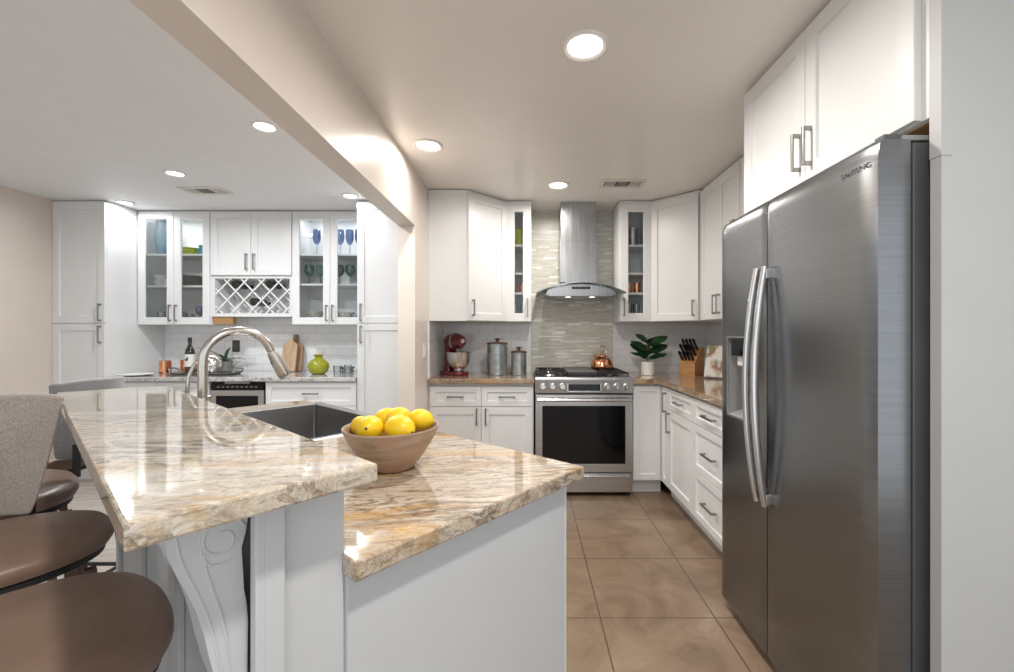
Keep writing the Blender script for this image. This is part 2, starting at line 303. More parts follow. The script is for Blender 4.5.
# ------------------------------------------------------------------ mesh helpers
class MB:
    def __init__(self): self.b = bmesh.new()
    def face(self, pts):
        try: return self.b.faces.new([self.b.verts.new(p) for p in pts])
        except ValueError: return None
    def box(self, x0, x1, y0, y1, z0, z1, bev=0.0, mat=None, seg=2):
        r = bmesh.ops.create_cube(self.b, size=1.0); vs = r['verts']
        for v in vs:
            v.co = Vector(((x0 + x1) / 2 + v.co.x * (x1 - x0), (y0 + y1) / 2 + v.co.y * (y1 - y0), (z0 + z1) / 2 + v.co.z * (z1 - z0)))
        if bev:
            es = list({e for v in vs for e in v.link_edges})
            r2 = bmesh.ops.bevel(self.b, geom=es, offset=bev, segments=seg, affect='EDGES', profile=0.5); vs = r2['verts'] or vs
            vs = list({v for f in r2['faces'] for v in f.verts} | {v for v in vs if v.is_valid})
        if mat is not None:
            for v in vs: v.co = mat @ v.co
        return self
    def prism(self, poly, z0, z1, mat=None, bev=0.0):
        """polygon in xy extruded in z (mat maps afterwards)"""
        a = [self.b.verts.new((p[0], p[1], z0)) for p in poly]; c = [self.b.verts.new((p[0], p[1], z1)) for p in poly]
        n = len(poly); fs = [self.b.faces.new(a[::-1]), self.b.faces.new(c)]
        for i in range(n): fs.append(self.b.faces.new((a[i], a[(i + 1) % n], c[(i + 1) % n], c[i])))
        vs = a + c
        if bev:
            es = list({e for f in fs[:2] for e in f.edges})
            r = bmesh.ops.bevel(self.b, geom=es, offset=bev, segments=2, affect='EDGES', profile=0.5)
            vs = list({v for f in r['faces'] for v in f.verts} | {v for v in vs if v.is_valid} | {v for f in fs if f.is_valid for v in f.verts})
        if mat is not None:
            for v in vs: v.co = mat @ v.co
        return self
    def lathe(self, prof, c=(0, 0, 0), seg=32, mat=None, sx=1.0, sy=1.0):
        """profile [(r,z)...] turned about z; r=0 ends close it"""
        rings = []
        for r, z in prof:
            if r <= 1e-6: rings.append([self.b.verts.new((0, 0, z))])
            else: rings.append([self.b.verts.new((r * sx * math.cos(2 * PI * k / seg), r * sy * math.sin(2 * PI * k / seg), z)) for k in range(seg)])
        for a, d in zip(rings, rings[1:]):
            for k in range(seg):
                k2 = (k + 1) % seg
                if len(a) == 1 and len(d) == 1: continue
                if len(a) == 1: self.b.faces.new((a[0], d[k2], d[k]))
                elif len(d) == 1: self.b.faces.new((a[k], a[k2], d[0]))
                else: self.b.faces.new((a[k], a[k2], d[k2], d[k]))
        T = Matrix.Translation(Vector(c))
        if mat is not None: T = T @ mat
        for ring in rings:
            for v in ring: v.co = T @ v.co
        return self
    def tube(self, pts, r, seg=10, flat=None):
        """round tube along a path; r number or list; flat=(a,b) gives an elliptic section"""
        pts = [Vector(p) for p in pts]; n = len(pts); rr = r if isinstance(r, (list, tuple)) else [r] * n
        rings = []; up = None
        for i, p in enumerate(pts):
            t = (pts[min(i + 1, n - 1)] - pts[max(i - 1, 0)]).normalized()
            if up is None:
                up = Vector((0, 0, 1)) if abs(t.z) < 0.9 else Vector((1, 0, 0))
            s = t.cross(up)
            if s.length < 1e-5: s = t.orthogonal()
            s.normalize(); up = s.cross(t).normalized()
            fa, fb = flat or (1, 1)
            rings.append([self.b.verts.new(p + (s * math.cos(2 * PI * k / seg) * fa + up * math.sin(2 * PI * k / seg) * fb) * rr[i]) for k in range(seg)])
        for a, d in zip(rings, rings[1:]):
            for k in range(seg): self.b.faces.new((a[k], a[(k + 1) % seg], d[(k + 1) % seg], d[k]))
        self.b.faces.new(rings[0][::-1]); self.b.faces.new(rings[-1])
        return self
    def ball(self, c, r, u=24, v=16, sc=(1, 1, 1)):
        return self.lathe([(r * math.sin(PI * i / v) if 0 < i < v else 0, -r * math.cos(PI * i / v) * sc[2]) for i in range(v + 1)], c, u, None, sc[0], sc[1])
    def grid(self, fn, nu, nv, closed_u=False):
        g = [[self.b.verts.new(fn(i / nu, j / nv)) for j in range(nv + 1)] for i in range(nu + (0 if closed_u else 1))]
        for i in range(nu):
            i2 = (i + 1) % len(g)
            for j in range(nv): self.b.faces.new((g[i][j], g[i2][j], g[i2][j + 1], g[i][j + 1]))
        return g
    def build(self, name, mat, parent=None, smooth=False, label=None, loc=(0, 0, 0), rot=(0, 0, 0), merge=False):
        if merge: bmesh.ops.remove_doubles(self.b, verts=self.b.verts, dist=1e-5)
        bmesh.ops.recalc_face_normals(self.b, faces=self.b.faces)
        me = bpy.data.meshes.new(name); self.b.to_mesh(me); self.b.free()
        me.materials.append(mat)
        if smooth:
            for p in me.polygons: p.use_smooth = True
            try: me.set_sharp_from_angle(angle=math.radians(38))
            except Exception: pass
        o = bpy.data.objects.new(name, me); COL.objects.link(o)
        if smooth:
            wn = o.modifiers.new('weighted normals', 'WEIGHTED_NORMAL'); wn.keep_sharp = True; wn.weight = 100
        o.location = loc; o.rotation_euler = rot
        if parent is not None: o.parent = parent
        if label: o['label'] = label
        return o
def Rz(a): return Matrix.Rotation(a, 4, 'Z')
def Rx(a): return Matrix.Rotation(a, 4, 'X')
def Ry(a): return Matrix.Rotation(a, 4, 'Y')
def T(x, y, z): return Matrix.Translation((x, y, z))

def tag(o, label, cat, group=None):
    o['label'] = label; o['category'] = cat
    if group: o['group'] = group
    return o
def thing(name, label, cat, loc=(0, 0, 0), rz=0.0, group=None):
    o = bpy.data.objects.new(name, None); COL.objects.link(o); o.empty_display_size = 0.1
    o.location = loc; o.rotation_euler = (0, 0, rz); return tag(o, label, cat, group)
def struct(o): o['kind'] = 'structure'; return o

# ------------------------------------------------------------------ the setting
struct(MB().box(-0.85, 4.5, -1.3, YB, -0.08, 0).build('floor', M['floor']))
bpy.data.objects['floor'].location = (0.322, 1.923, 0)
me = bpy.data.objects['floor'].data
for v in me.vertices: v.co.x -= 0.322; v.co.y -= 1.923
struct(MB().box(XD, -0.85, -1.3, YD, -0.08, -0.0005).build('floor', M['planks']))
struct(MB().box(XL - 0.06, 4.5, -1.3, YB + 0.1, ZC, ZC + 0.1).build('ceiling', M['ceil_k']))
struct(MB().box(XD - 0.1, XL - 0.06, -1.3, YD + 0.1, ZC, ZC + 0.1).build('ceiling', M['ceil_d']))
struct(MB().box(XL, XR + 0.1, YB, YB + 0.1, 0, ZC).build('wall_back', M['wall_white']))
struct(MB().box(XD - 0.1, XL - 0.118, YD, YD + 0.1, 0, ZC).build('wall_back_dining', M['wall_white']))
struct(MB().box(XD - 0.1, XD, -1.3, YD, 0, ZC).build('wall_left', M['wall']))
struct(MB().box(XR, XR + 0.1, 1.12, YB, 0, ZC).build('wall_right', M['wall_white']))
# wall at the near end of the fridge niche, facing the camera
struct(MB().box(1.050, 4.5, 1.075, 1.10, 0, ZC).build('wall_right_near', M['wall_white']))
struct(MB().box(1.024, 1.0495, 1.070, 1.10, 0, 1.707).build('trim_1', M['wall_white']))
struct(MB().box(1.022, 1.0495, 1.068, 1.10, 1.707, ZC).build('trim_2', M['wall_white']))
# partition: short wall plus the dropped beam running towards the camera, one plastered piece
b = MB(); bx0, bx1, zs = XL - 0.118, XL, 2.018
prof = [(-1.3, zs), (3.0, zs), (3.0, 0.0), (YB, 0.0), (YB, ZC), (-1.3, ZC)]
b.prism([(p[0], p[1]) for p in prof], bx0, bx1, Matrix(((0, 0, 1, 0), (1, 0, 0, 0), (0, 1, 0, 0), (0, 0, 0, 1))))
struct(b.build('wall_partition', M['beam']))
struct(MB().box(XL - 0.118, XL, YB + 0.0005, YD, 0, ZC).build('wall_partition_end', M['beam']))
# tiled splashbacks
ZT = 1.367
struct(MB().box(XL, 0.026, YB - 0.008, YB, 0.914, ZT - 0.001).build('trim_3', M['subway']))
struct(MB().box(0.785, XR, YB - 0.008, YB, 0.914, ZT - 0.001).build('trim_4', M['subway']))
struct(MB().box(XL, XL + 0.008, 3.40, YB - 0.008, 0.914, ZT - 0.001).build('trim_5', M['subway_side']))
struct(MB().box(XR - 0.008, XR, 2.04, YB - 0.008, 0.914, ZT - 0.001).build('trim_6', M['subway_side']))
struct(MB().box(0.028, 0.783, YB - 0.010, YB, 0.90, ZC).build('trim_7', M['mosaic']))
struct(MB().box(-3.594, -1.453, YD - 0.008, YD, 0.90, 1.42).build('trim_8', M['subway']))
struct(MB().box(XD, XD + 0.015, -1.3, 3.66, 0, 0.11, 0.003).build('baseboard_left', M['cab']))

# ------------------------------------------------------------------ recessed lamps and vents
def downlight(x, y, d, warm, label, energy):
    t = thing('ceiling_light', label, 'light', (x, y, ZC), 0, 'recessed ceiling lights')
    r = d / 2
    MB().lathe([(r * 0.74, -0.002), (r * 0.78, -0.007), (r * 0.92, -0.011), (r, -0.006), (r, 0.0), (r * 0.74, 0.0), (r * 0.74, -0.002)], seg=40).build('trim_ring', M['trimring'], t, True)
    MB().lathe([(0, -0.0035), (r * 0.5, -0.0045), (r * 0.76, -0.002), (r * 0.76, -0.0005), (0, -0.0005)], seg=40).build('lens', M['lens' if warm else 'lens_d'], t, True)
    l = bpy.data.lights.new('lamp', 'AREA'); l.shape = 'DISK'; l.size = d * 0.72; l.energy = energy
    l.color = (1.0, 0.955, 0.90) if warm else (0.95, 0.975, 1.0); l.spread = math.radians(172)
    o = bpy.data.objects.new('lamp', l); COL.objects.link(o); o.parent = t; o.location = (0, 0, -0.014)
    return t
downlight(0.226, 1.71, 0.182, True, 'round recessed light nearest the fridge on the beige kitchen ceiling', DL_KITCHEN * 0.95)
downlight(-0.604, 2.61, 0.175, True, 'round recessed light on the kitchen ceiling beside the beam', DL_KITCHEN * 0.30)
downlight(0.230, 3.305, 0.172, True, 'round recessed light just in front of the range hood', DL_KITCHEN * 0.55)
downlight(0.226, 0.11, 0.182, True, 'round recessed light overhead the near end of the island', DL_KITCHEN * 1.1)
downlight(-1.445, 2.37, 0.13, False, 'small recessed light on the white dining ceiling nearest the beam', DL_DINING)
downlight(-2.50, 3.06, 0.13, False, 'small recessed light beside the white ceiling vent', DL_DINING)
downlight(-3.49, 3.74, 0.13, False, 'small recessed light in front of the tall left pantry side', DL_DINING * 0.18)
downlight(-1.465, 3.56, 0.13, False, 'small recessed light before the cabinet of blue goblets', DL_DINING * 0.2)

def vent(x, y, w, d, label, cat='vent'):
    t = thing('ceiling_vent', label, cat, (x, y, ZC))
    f = MB(); b = 0.03
    f.box(-w / 2, w / 2, -d / 2, -d / 2 + b, -0.008, 0, 0.002); f.box(-w / 2, w / 2, d / 2 - b, d / 2, -0.008, 0, 0.002)
    f.box(-w / 2, -w / 2 + b, -d / 2 + b, d / 2 - b, -0.008, 0, 0.002); f.box(w / 2 - b, w / 2, -d / 2 + b, d / 2 - b, -0.008, 0, 0.002)
    f.build('frame', M['vent'], t)
    MB().box(-w / 2 + b, w / 2 - b, -d / 2 + b, d / 2 - b, -0.002, -0.0005).build('opening_shade', M['ventdark'], t)  # flat dark sheet, the shade behind the louvres put into its colour
    iw = w - 2 * b
    for k in range(3):
        x0 = -iw / 2 + iw * k / 3 + 0.008; x1 = -iw / 2 + iw * (k + 1) / 3 - 0.008
        g = MB()
        if k == 1:
            for q in range(5):
                yy = -d / 2 + b + (d - 2 * b) * (q + 0.5) / 5; g.box(x0, x1, yy - 0.003, yy + 0.003, -0.009, -0.002, mat=None)
        else:
            for q in range(6):
                xx = x0 + (x1 - x0) * (q + 0.5) / 6; g.box(xx - 0.003, xx + 0.003, -d / 2 + b, d / 2 - b, -0.009, -0.002)
        g.build('louvre', M['midplastic'] if k == 1 else M['vent'], t)
    return t
vent(0.712, 3.27, 0.33, 0.17, 'rectangular metal air vent on the kitchen ceiling beside the hood')
vent(-2.56, 3.43, 0.34, 0.17, 'white air vent on the dining ceiling above the wine rack')

# ------------------------------------------------------------------ cabinet kit
def door_mesh(w, h, t=0.02, st=0.058, rec=0.010, hole=False):
    """shaker front: x 0..w, z 0..h, back at y=0, face at y=-t"""
    m = MB(); b = m.b; e = 0.0015
    def ring(x0, x1, z0, z1, y): return [b.verts.new(p) for p in ((x0, y, z0), (x1, y, z0), (x1, y, z1), (x0, y, z1))]
    r0 = ring(0, w, 0, h, 0); r1 = ring(0, w, 0, h, -t + e); r2 = ring(e, w - e, e, h - e, -t)
    r3 = ring(st, w - st, st, h - st, -t); r4 = ring(st + 0.004, w - st - 0.004, st + 0.004, h - st - 0.004, -t + rec)
    def join(a, c):
        for i in range(4): b.faces.new((a[i], a[(i + 1) % 4], c[(i + 1) % 4], c[i]))
    for a, c in ((r0, r1), (r1, r2), (r2, r3), (r3, r4)): join(a, c)
    if hole:
        r5 = ring(st + 0.004, w - st - 0.004, st + 0.004, h - st - 0.004, 0); join(r4, r5); join(r5, r0)
    else:
        b.faces.new(r4); b.faces.new(r0[::-1])
    return m
def handle_mesh(l, vertical=True, s=0.011, off=0.032):
    m = MB(); q = l / 2
    if vertical:
        m.box(-s / 2, s / 2, -off, -off + 0.008, -q, q, 0.0015)
        for sg in (-1, 1): m.box(-s / 2, s / 2, -off + 0.008, 0, sg * (q - 0.007) - 0.007, sg * (q - 0.007) + 0.007, 0.001)
    else:
        m.box(-q, q, -off, -off + 0.008, -s / 2, s / 2, 0.0015)
        for sg in (-1, 1): m.box(sg * (q - 0.007) - 0.007, sg * (q - 0.007) + 0.007, -off + 0.008, 0, -s / 2, s / 2, 0.001)
    return m
def add_door(par, x, y, z, w, h, hx=None, hz=None, hl=0.14, vert=True, name='door', rot=0.0, glass_=False, st=0.058):
    d = door_mesh(w, h, st=st, hole=glass_).build(name, M['cab'], par, loc=(x, y, z), rot=(0, 0, rot))
    if glass_:
        MB().box(st + 0.0045, w - st - 0.0045, -0.012, -0.008, st + 0.0045, h - st - 0.0045).build('pane', M['pane'], d, label='clear glass pane')
    if hx is not None:
        handle_mesh(hl, vert).build('handle', M['handle'], d, loc=(hx, -0.02, hz))
    return d
G = 0.0015

def carcass(par, w, d, z0, z1, toe=0.0):
    """closed box body, front at y=0, going back to y=d"""
    m = MB()
    if toe:
        m.box(0, w, 0, d, toe, z1); m.box(0.0, w, 0.06, d, z0, toe)
    else: m.box(0, w, 0, d, z0, z1)
    return m.build('body', M['cab'], par)
def open_carcass(par, w, d, z0, z1, shelves, t=0.018):
    m = MB()
    m.box(0, t, 0, d, z0, z1); m.box(w - t, w, 0, d, z0, z1); m.box(t, w - t, d - 0.008, d, z0, z1)
    m.box(t, w - t, 0, d - 0.008, z0, z0 + t); m.box(t, w - t, 0, d - 0.008, z1 - t, z1)
    m.build('body', M['cab_in'], par)
    for z in shelves: MB().box(t + 0.001, w - t - 0.001, 0.004, d - 0.009, z - t, z, 0.001).build('shelf', M['cab_in'], par)

ZU0, ZU1 = 1.368, 2.398
ZK = 0.876
YF = 3.41                                    # carcass front of the back-wall bases; doors stand 20 mm proud
# --- left base on back wall
wL = 0.045 - XL
t = thing('base_cabinet', 'white base cabinet with two drawers left of the range', 'cabinet', (XL + 0.001, YF, 0))
carcass(t, wL - 0.002, YB - YF - 0.011, 0.0, ZK - 0.001, 0.105)
x = 0.012; dw = (wL - 0.02) / 2
for k in range(2):
    add_door(t, x + k * dw + G, -0.0005, 0.695, dw - 2 * G, 0.155, dw / 2, 0.078, 0.13, False, 'drawer', st=0.042)
    add_door(t, x + k * dw + G, -0.0005, 0.118, dw - 2 * G, 0.572, dw - 0.035 if k == 0 else 0.035, 0.50, 0.13)
# --- right of range, blank panel base running into the corner
t = thing('base_cabinet', 'narrow white base panel cabinet between range and inside corner', 'cabinet', (0.822, YF, 0))
carcass(t, 1.044 + 0.02 - 0.822, YB - YF - 0.011, 0.0, ZK - 0.001, 0.105)
add_door(t, 0.004, -0.0005, 0.118, 1.044 - 0.822 - 0.006, 0.74, st=0.045)
# --- right run
XF = 1.064
def right_x(Y0): return (XF, Y0, 0)
t = thing('base_cabinet', 'white corner base cabinet with one slim handled door', 'cabinet', (XF, YF - 0.02, 0), -PI / 2)
carcass(t, 0.168, XR - XF - 0.011, 0, ZK - 0.001, 0.105)
add_door(t, 0.006, -0.0005, 0.118, 0.160, 0.74, 0.125, 0.63, 0.15, st=0.045)
t = thing('base_cabinet', 'white base cabinet with one drawer over one door on right run', 'cabinet', (XF, 3.219, 0), -PI / 2)
carcass(t, 0.486, XR - XF - 0.011, 0, ZK - 0.001, 0.105)
add_door(t, 0.003, -0.0005, 0.705, 0.480, 0.153, 0.24, 0.077, 0.14, False, 'drawer', st=0.042)
add_door(t, 0.003, -0.0005, 0.118, 0.480, 0.582, 0.035, 0.49, 0.15)
t = thing('base_cabinet', 'white three-drawer base cabinet beside the fridge', 'cabinet', (XF, 2.731, 0), -PI / 2)
carcass(t, 0.680, XR - XF - 0.011, 0, ZK - 0.001, 0.105)
for z, h in ((0.705, 0.153), (0.415, 0.285), (0.118, 0.292)):
    add_door(t, 0.003, -0.0005, z, 0.520, h, 0.26, h / 2, 0.16, False, 'drawer', st=0.042)
add_door(t, 0.526, -0.0005, 0.118, 0.15, 0.74, st=0.045)

# --- worktops
def slab(name, poly, z0, z1, mat, label, origin=(0, 0), rz=0.0, bev=0.006):
    o = MB().prism(poly, z0, z1, bev=bev).build(name, mat)
    o.location = (*origin, 0); o.rotation_euler = (0, 0, rz)
    return tag(o, label, 'countertop')
slab('countertop', [(XL + 0.009, 3.355), (0.050, 3.355), (0.050, YB - 0.0105), (XL + 0.009, YB - 0.0105)], ZK, 0.914, M['granite_k'], 'beige granite countertop left of the range under the red mixer')
slab('countertop', [(0.818, 3.355), (1.026, 3.355), (1.026, 2.052), (XR - 0.009, 2.052), (XR - 0.009, YB - 0.0105), (0.818, YB - 0.0105)], ZK, 0.914, M['granite_k'], 'L-shaped brown granite countertop between range and fridge')

# --- upper cabinets, kitchen left
def corner_upper(label, mirror):
    # origin at the wall corner; for the left one local x runs right, for the right one it is mirrored
    cx = XL + 0.001 if not mirror else XR - 0.001
    t = thing('corner_wall_cabinet', label, 'cabinet', (cx, YB - 0.001, 0), 0)
    s = -1 if mirror else 1
    D = 0.012
    poly = [(0, 0), (0, -0.600), (s * 0.300, -0.600), (s * 0.596, -0.304), (s * 0.596, 0)]
    MB().prism(poly, ZU0, ZU1).build('body', M['cab'], t)
    w = math.hypot(0.296, 0.296) - 0.012
    if not mirror:
        px, py = 0.300 + 0.006 * 0.707, -0.600 + 0.006 * 0.707; rot = PI / 4
    else:
        px, py = -0.596 + 0.006 * 0.707, -0.304 - 0.006 * 0.707; rot = -PI / 4
    n = Vector((math.sin(rot), -math.cos(rot))) * 0.0005
    d = add_door(t, px + n.x, py + n.y, ZU0 + 0.004, w, ZU1 - ZU0 - 0.03, 0.036 if not mirror else w - 0.036, 0.10, 0.13, rot=rot)
    return t
corner_upper('white diagonal corner wall cabinet above the red mixer', False)
corner_upper('white diagonal corner wall cabinet above the plant and knife block', True)
def narrow_glass(x0, x1, label, hside):
    t = thing('glass_wall_cabinet', label, 'cabinet', (x0, YB - 0.305, 0))
    w = x1 - x0
    open_carcass(t, w, 0.293, ZU0, ZU1, [1.62, 1.79, 2.03])
    hx = w - 0.03 if hside else 0.03
    add_door(t, 0.002, -0.0005, ZU0 + 0.004, w - 0.004, ZU1 - ZU0 - 0.03, hx - 0.002, 0.12, 0.15, glass_=True, st=0.066)
    return t
narrow_glass(XL + 0.600, 0.027, 'narrow white glass door cabinet on the left of the hood', True)
narrow_glass(0.784, XR - 0.600, 'narrow white glass door cabinet on the right of the hood', False)
# crown fillers
# right run uppers
XU = 1.370
def wall_cab(Y0, w, nd, label, handles):
    t = thing('wall_cabinet', label, 'cabinet', (XU, Y0, 0), -PI / 2)
    carcass(t, w, XR - XU - 0.001, ZU0, ZU1)
    dw = (w - 0.006) / nd
    for k in range(nd):
        hx = (dw - 0.032 if k == 0 else 0.032) if handles else None
        add_door(t, 0.003 + k * dw + G, -0.0005, ZU0 + 0.004, dw - 2 * G, ZU1 - ZU0 - 0.03, hx, 0.105, 0.14)
    return t
wall_cab(3.386, 0.632, 2, 'white two-door wall cabinet on right wall next to the corner', True)
wall_cab(2.752, 0.70, 2, 'white two-door wall cabinet on right wall nearest the fridge', True)
# above the fridge
t = thing('fridge_top_cabinet', 'deep white two-door cabinet above the stainless fridge', 'cabinet', (1.040, 2.045, 0), -PI / 2)
wf = 2.045 - 1.103
carcass(t, wf, XR - 1.042, 1.825, ZU1)
MB().box(0.02, wf - 0.02, 0.02, 0.58, 1.8225, 1.8248).build('underside', M['boxwood'], t, label='bare brown underside')
dw = (wf - 0.040) / 2
for k in range(2):
    add_door(t, 0.003 + k * dw + G, -0.0005, 1.828, dw - 2 * G, ZU1 - 1.828 - 0.012, dw - 0.032 if k == 0 else 0.032, 0.115, 0.14)
# crown strips along the tops: part of the ceiling edge
# ------------------------------------------------------------------ range hood
hx = 0.434
t = thing('range_hood', 'stainless range hood with curved glass canopy over the range', 'hood', (hx, YB - 0.011, 1.573))
b = MB(); b.box(-0.158, 0.158, -0.27, 0, 0.135, 0.49, 0.002); b.box(-0.152, 0.152, -0.264, 0, 0.49, ZC - 1.574, 0.002)
b.build('chimney', M['steel_hood'], t)
# canopy body: shallow box with sloped sides
b = MB()
sec = [(-0.29, 0.012), (-0.25, 0.0), (0.25, 0.0), (0.29, 0.012), (0.27, 0.060), (0.16, 0.094), (0.0, 0.103), (-0.16, 0.094), (-0.27, 0.060)]
b.prism(sec, 0.0, 0.455, Matrix(((1, 0, 0, 0), (0, 0, -1, 0), (0, 1, 0, 0), (0, 0, 0, 1))), bev=0.003)
b.build('canopy_body', M['steel_hood'], t, True)
def arch(x): return 0.135 - 0.080 * (x / 0.36) ** 2
b = MB(); n = 28
for k in range(n):
    x0 = -0.365 + 0.73 * k / n; x1 = -0.365 + 0.73 * (k + 1) / n
def gl(top):
    def f(u, v):
        x = -0.365 + 0.73 * u; y = -0.475 * v - 0.03 * v * (1 - (2 * u - 1) ** 2)
        return (x, y, arch(x) - 0.028 + (0.007 if top else 0.0))
    return f
ga = b.grid(gl(False), 28, 8); gb = b.grid(gl(True), 28, 8)
def edge_join(b, ga, gb):
    nu, nv = len(ga) - 1, len(ga[0]) - 1
    for i in range(nu):
        b.b.faces.new((ga[i][0], gb[i][0], gb[i + 1][0], ga[i + 1][0])); b.b.faces.new((ga[i][nv], ga[i + 1][nv], gb[i + 1][nv], gb[i][nv]))
    for j in range(nv):
        b.b.faces.new((ga[0][j], ga[0][j + 1], gb[0][j + 1], gb[0][j])); b.b.faces.new((ga[nu][j], gb[nu][j], gb[nu][j + 1], ga[nu][j + 1]))
edge_join(b, ga, gb)
b.build('glass_canopy', M['hoodglass'], t, True, label='curved clear glass canopy')
b = MB()
b.grid(lambda u, v: (-0.365 + 0.73 * u, -0.477 - 0.03 * (1 - (2 * u - 1) ** 2), arch(-0.365 + 0.73 * u) - 0.029 + 0.009 * v), 28, 1)
g2 = b.grid(lambda u, v: (-0.365 + 0.73 * u, -0.480 - 0.03 * (1 - (2 * u - 1) ** 2), arch(-0.365 + 0.73 * u) - 0.029 + 0.009 * v), 28, 1)
b.build('glass_rim', M['steel_hood'], t, True)
MB().box(-0.075, 0.075, -0.457, -0.4551, 0.058, 0.078, 0.001).build('control_panel', M['blackglass'], t)
for q in range(5): MB().lathe([(0, 0.0012), (0.005, 0.0012), (0.005, 0), (0, 0)], (0, 0, 0), 12, Rx(PI / 2)).build('button', M['greyplastic'], t, loc=(-0.05 + 0.025 * q, -0.4571, 0.068))
for sx in (-1, 1): MB().lathe([(0, -0.003), (0.022, -0.002), (0.024, 0), (0, 0)], (sx * 0.10, -0.38, -0.0005), 20).build('hood_lamp', M['hoodlamp'], t, True)
MB().box(-0.2, 0.2, -0.33, -0.06, -0.003, -0.0005).build('filter', M['galvtray'], t)

# ------------------------------------------------------------------ range
t = thing('gas_range', 'stainless slide-in gas range with oven under the hood', 'stove', (hx, 3.352, 0))
MB().box(-0.377, 0.377, 0.03, 0.635, 0.03, 0.912).build('body', M['greyplastic'], t)
b = MB(); b.box(-0.376, 0.376, 0.0, 0.028, 0.035, 0.182, 0.004); b.build('drawer', M['steel'], t, True)
dr = t.children[-1]
b = MB(); b.box(-0.35, 0.35, -0.022, -0.0005, 0.155, 0.172, 0.006, seg=3); b.build('handle', M['alu'], dr, True)
# oven door frame with window
b = MB()
b.box(-0.376, 0.376, 0, 0.028, 0.190, 0.255, 0.003); b.box(-0.376, 0.376, 0, 0.028, 0.705, 0.792, 0.003)
b.box(-0.376, -0.322, 0, 0.028, 0.253, 0.707, 0.003); b.box(0.322, 0.376, 0, 0.028, 0.253, 0.707, 0.003)
od = b.build('oven_door', M['steel'], t, True)
MB().box(-0.3215, 0.3215, 0.004, 0.020, 0.2555, 0.7045).build('window', M['blackglass'], od, label='black glass oven window')
b = MB(); b.tube([(-0.362, -0.048, 0.757), (0.362, -0.048, 0.757)], 0.0125, 14)
for sx in (-1, 1): b.box(sx * 0.345 - 0.012, sx * 0.345 + 0.012, -0.048, -0.0005, 0.747, 0.767, 0.003)
b.build('handle', M['alu'], od, True)
# sloped control fascia
b = MB(); b.prism([(-0.010, 0.808), (-0.022, 0.905), (-0.012, 0.926), (0.055, 0.929), (0.055, 0.808)], -0.379, 0.379, Matrix(((0, 0, 1, 0), (1, 0, 0, 0), (0, 1, 0, 0), (0, 0, 0, 1))), bev=0.003)
b.build('control_panel', M['steel'], t, True)
sl = math.atan2(0.012, 0.097)
KM = Matrix.Translation((0, -0.0165, 0.858)) @ Rx(-sl)
b = MB(); b.box(-0.122, 0.122, -0.004, -0.0005, -0.033, 0.033, 0.001, mat=KM); b.build('display', M['blackglass'], t)
b = MB()
for (x0, x1, z0, z1) in ((-0.132, 0.132, 0.0335, 0.041), (-0.132, 0.132, -0.041, -0.0335), (-0.132, -0.1225, -0.041, 0.041), (0.1225, 0.132, -0.041, 0.041)):
    b.box(x0, x1, -0.006, -0.0003, z0, z1, 0.001, mat=KM)
b.build('display_bezel', M['steel'], t)
for kx in (-0.318, -0.243, -0.168, 0.178, 0.254, 0.328):
    k = MB().lathe([(0, -0.030), (0.019, -0.030), (0.0215, -0.027), (0.024, -0.008), (0.029, -0.006), (0.029, 0), (0, 0)], seg=24, mat=Rx(-PI / 2)).build('knob', M['steel'], t, True, loc=(kx, -0.0172, 0.855), rot=(-sl, 0, 0))
    MB().box(-0.003, 0.003, -0.034, -0.0302, -0.017, 0.017, 0.001).build('grip', M['alu'], k)
MB().box(-0.378, 0.378, 0.056, 0.632, 0.9125, 0.924, 0.004).build('cooktop', M['black'], t, True)
b = MB()
for cx_, cy_, r in ((-0.25, 0.20, 0.045), (-0.25, 0.47, 0.038), (0.25, 0.20, 0.05), (0.25, 0.47, 0.036)):
    pass
for cx_, cy_, r in ((-0.25, 0.20, 0.045), (-0.25, 0.47, 0.038), (0.25, 0.20, 0.05), (0.25, 0.47, 0.036)):
    bb = MB().lathe([(0, 0.016), (r * 0.7, 0.016), (r * 0.75, 0.012), (r, 0.010), (r * 1.1, 0.0), (0, 0.0)], (cx_, cy_, 0.9245), 24).build('burner', M['alu'] if cx_ < 0 else M['blackm'], t, True)
def grate(x0, x1):
    b = MB(); y0, y1 = 0.075, 0.615; z0, z1 = 0.946, 0.957; w = 0.009
    for yy in (y0, (y0 + y1) / 2 - w / 2, y1 - w): b.box(x0, x1, yy, yy + w, z0, z1, 0.002)
    for xx in (x0, x1 - w): b.box(xx, xx + w, y0 + w, y1 - w, z0 - 0.002, z1, 0.002)
    cx_ = (x0 + x1) / 2
    for cy_ in (0.20, 0.475):
        for a in range(6):
            an = a * PI / 3 + PI / 6; p = Vector((math.cos(an), math.sin(an), 0))
            b.box(0.03, 0.105, -w / 2, w / 2, z0, z1 + 0.002, 0.002, mat=T(cx_, cy_, 0) @ Rz(an))
    for xx in (x0, x1 - w):
        for yy in (y0, y1 - w): b.box(xx, xx + w, yy, yy + w, 0.9245, z0, 0.001)
    return b
grate(-0.365, -0.128).build('grate', M['blackm'], t); grate(0.128, 0.365).build('grate', M['blackm'], t)
b = MB(); b.box(-0.12, 0.12, 0.075, 0.615, 0.9248, 0.957, 0.004); gd = b.build('griddle', M['blackm'], t, True)
b = MB(); b.box(-0.12, 0.12, 0.08, 0.61, 0.9575, 0.963, 0.003); b.build('griddle_plate', M['greyplastic'], gd)
for sx in (-1, 1):
    for yy in (0.08, 0.58): MB().lathe([(0, 0), (0.02, 0), (0.016, 0.03), (0, 0.03)], (sx * 0.33, yy, 0), 16).build('foot', M['blackm'], t)

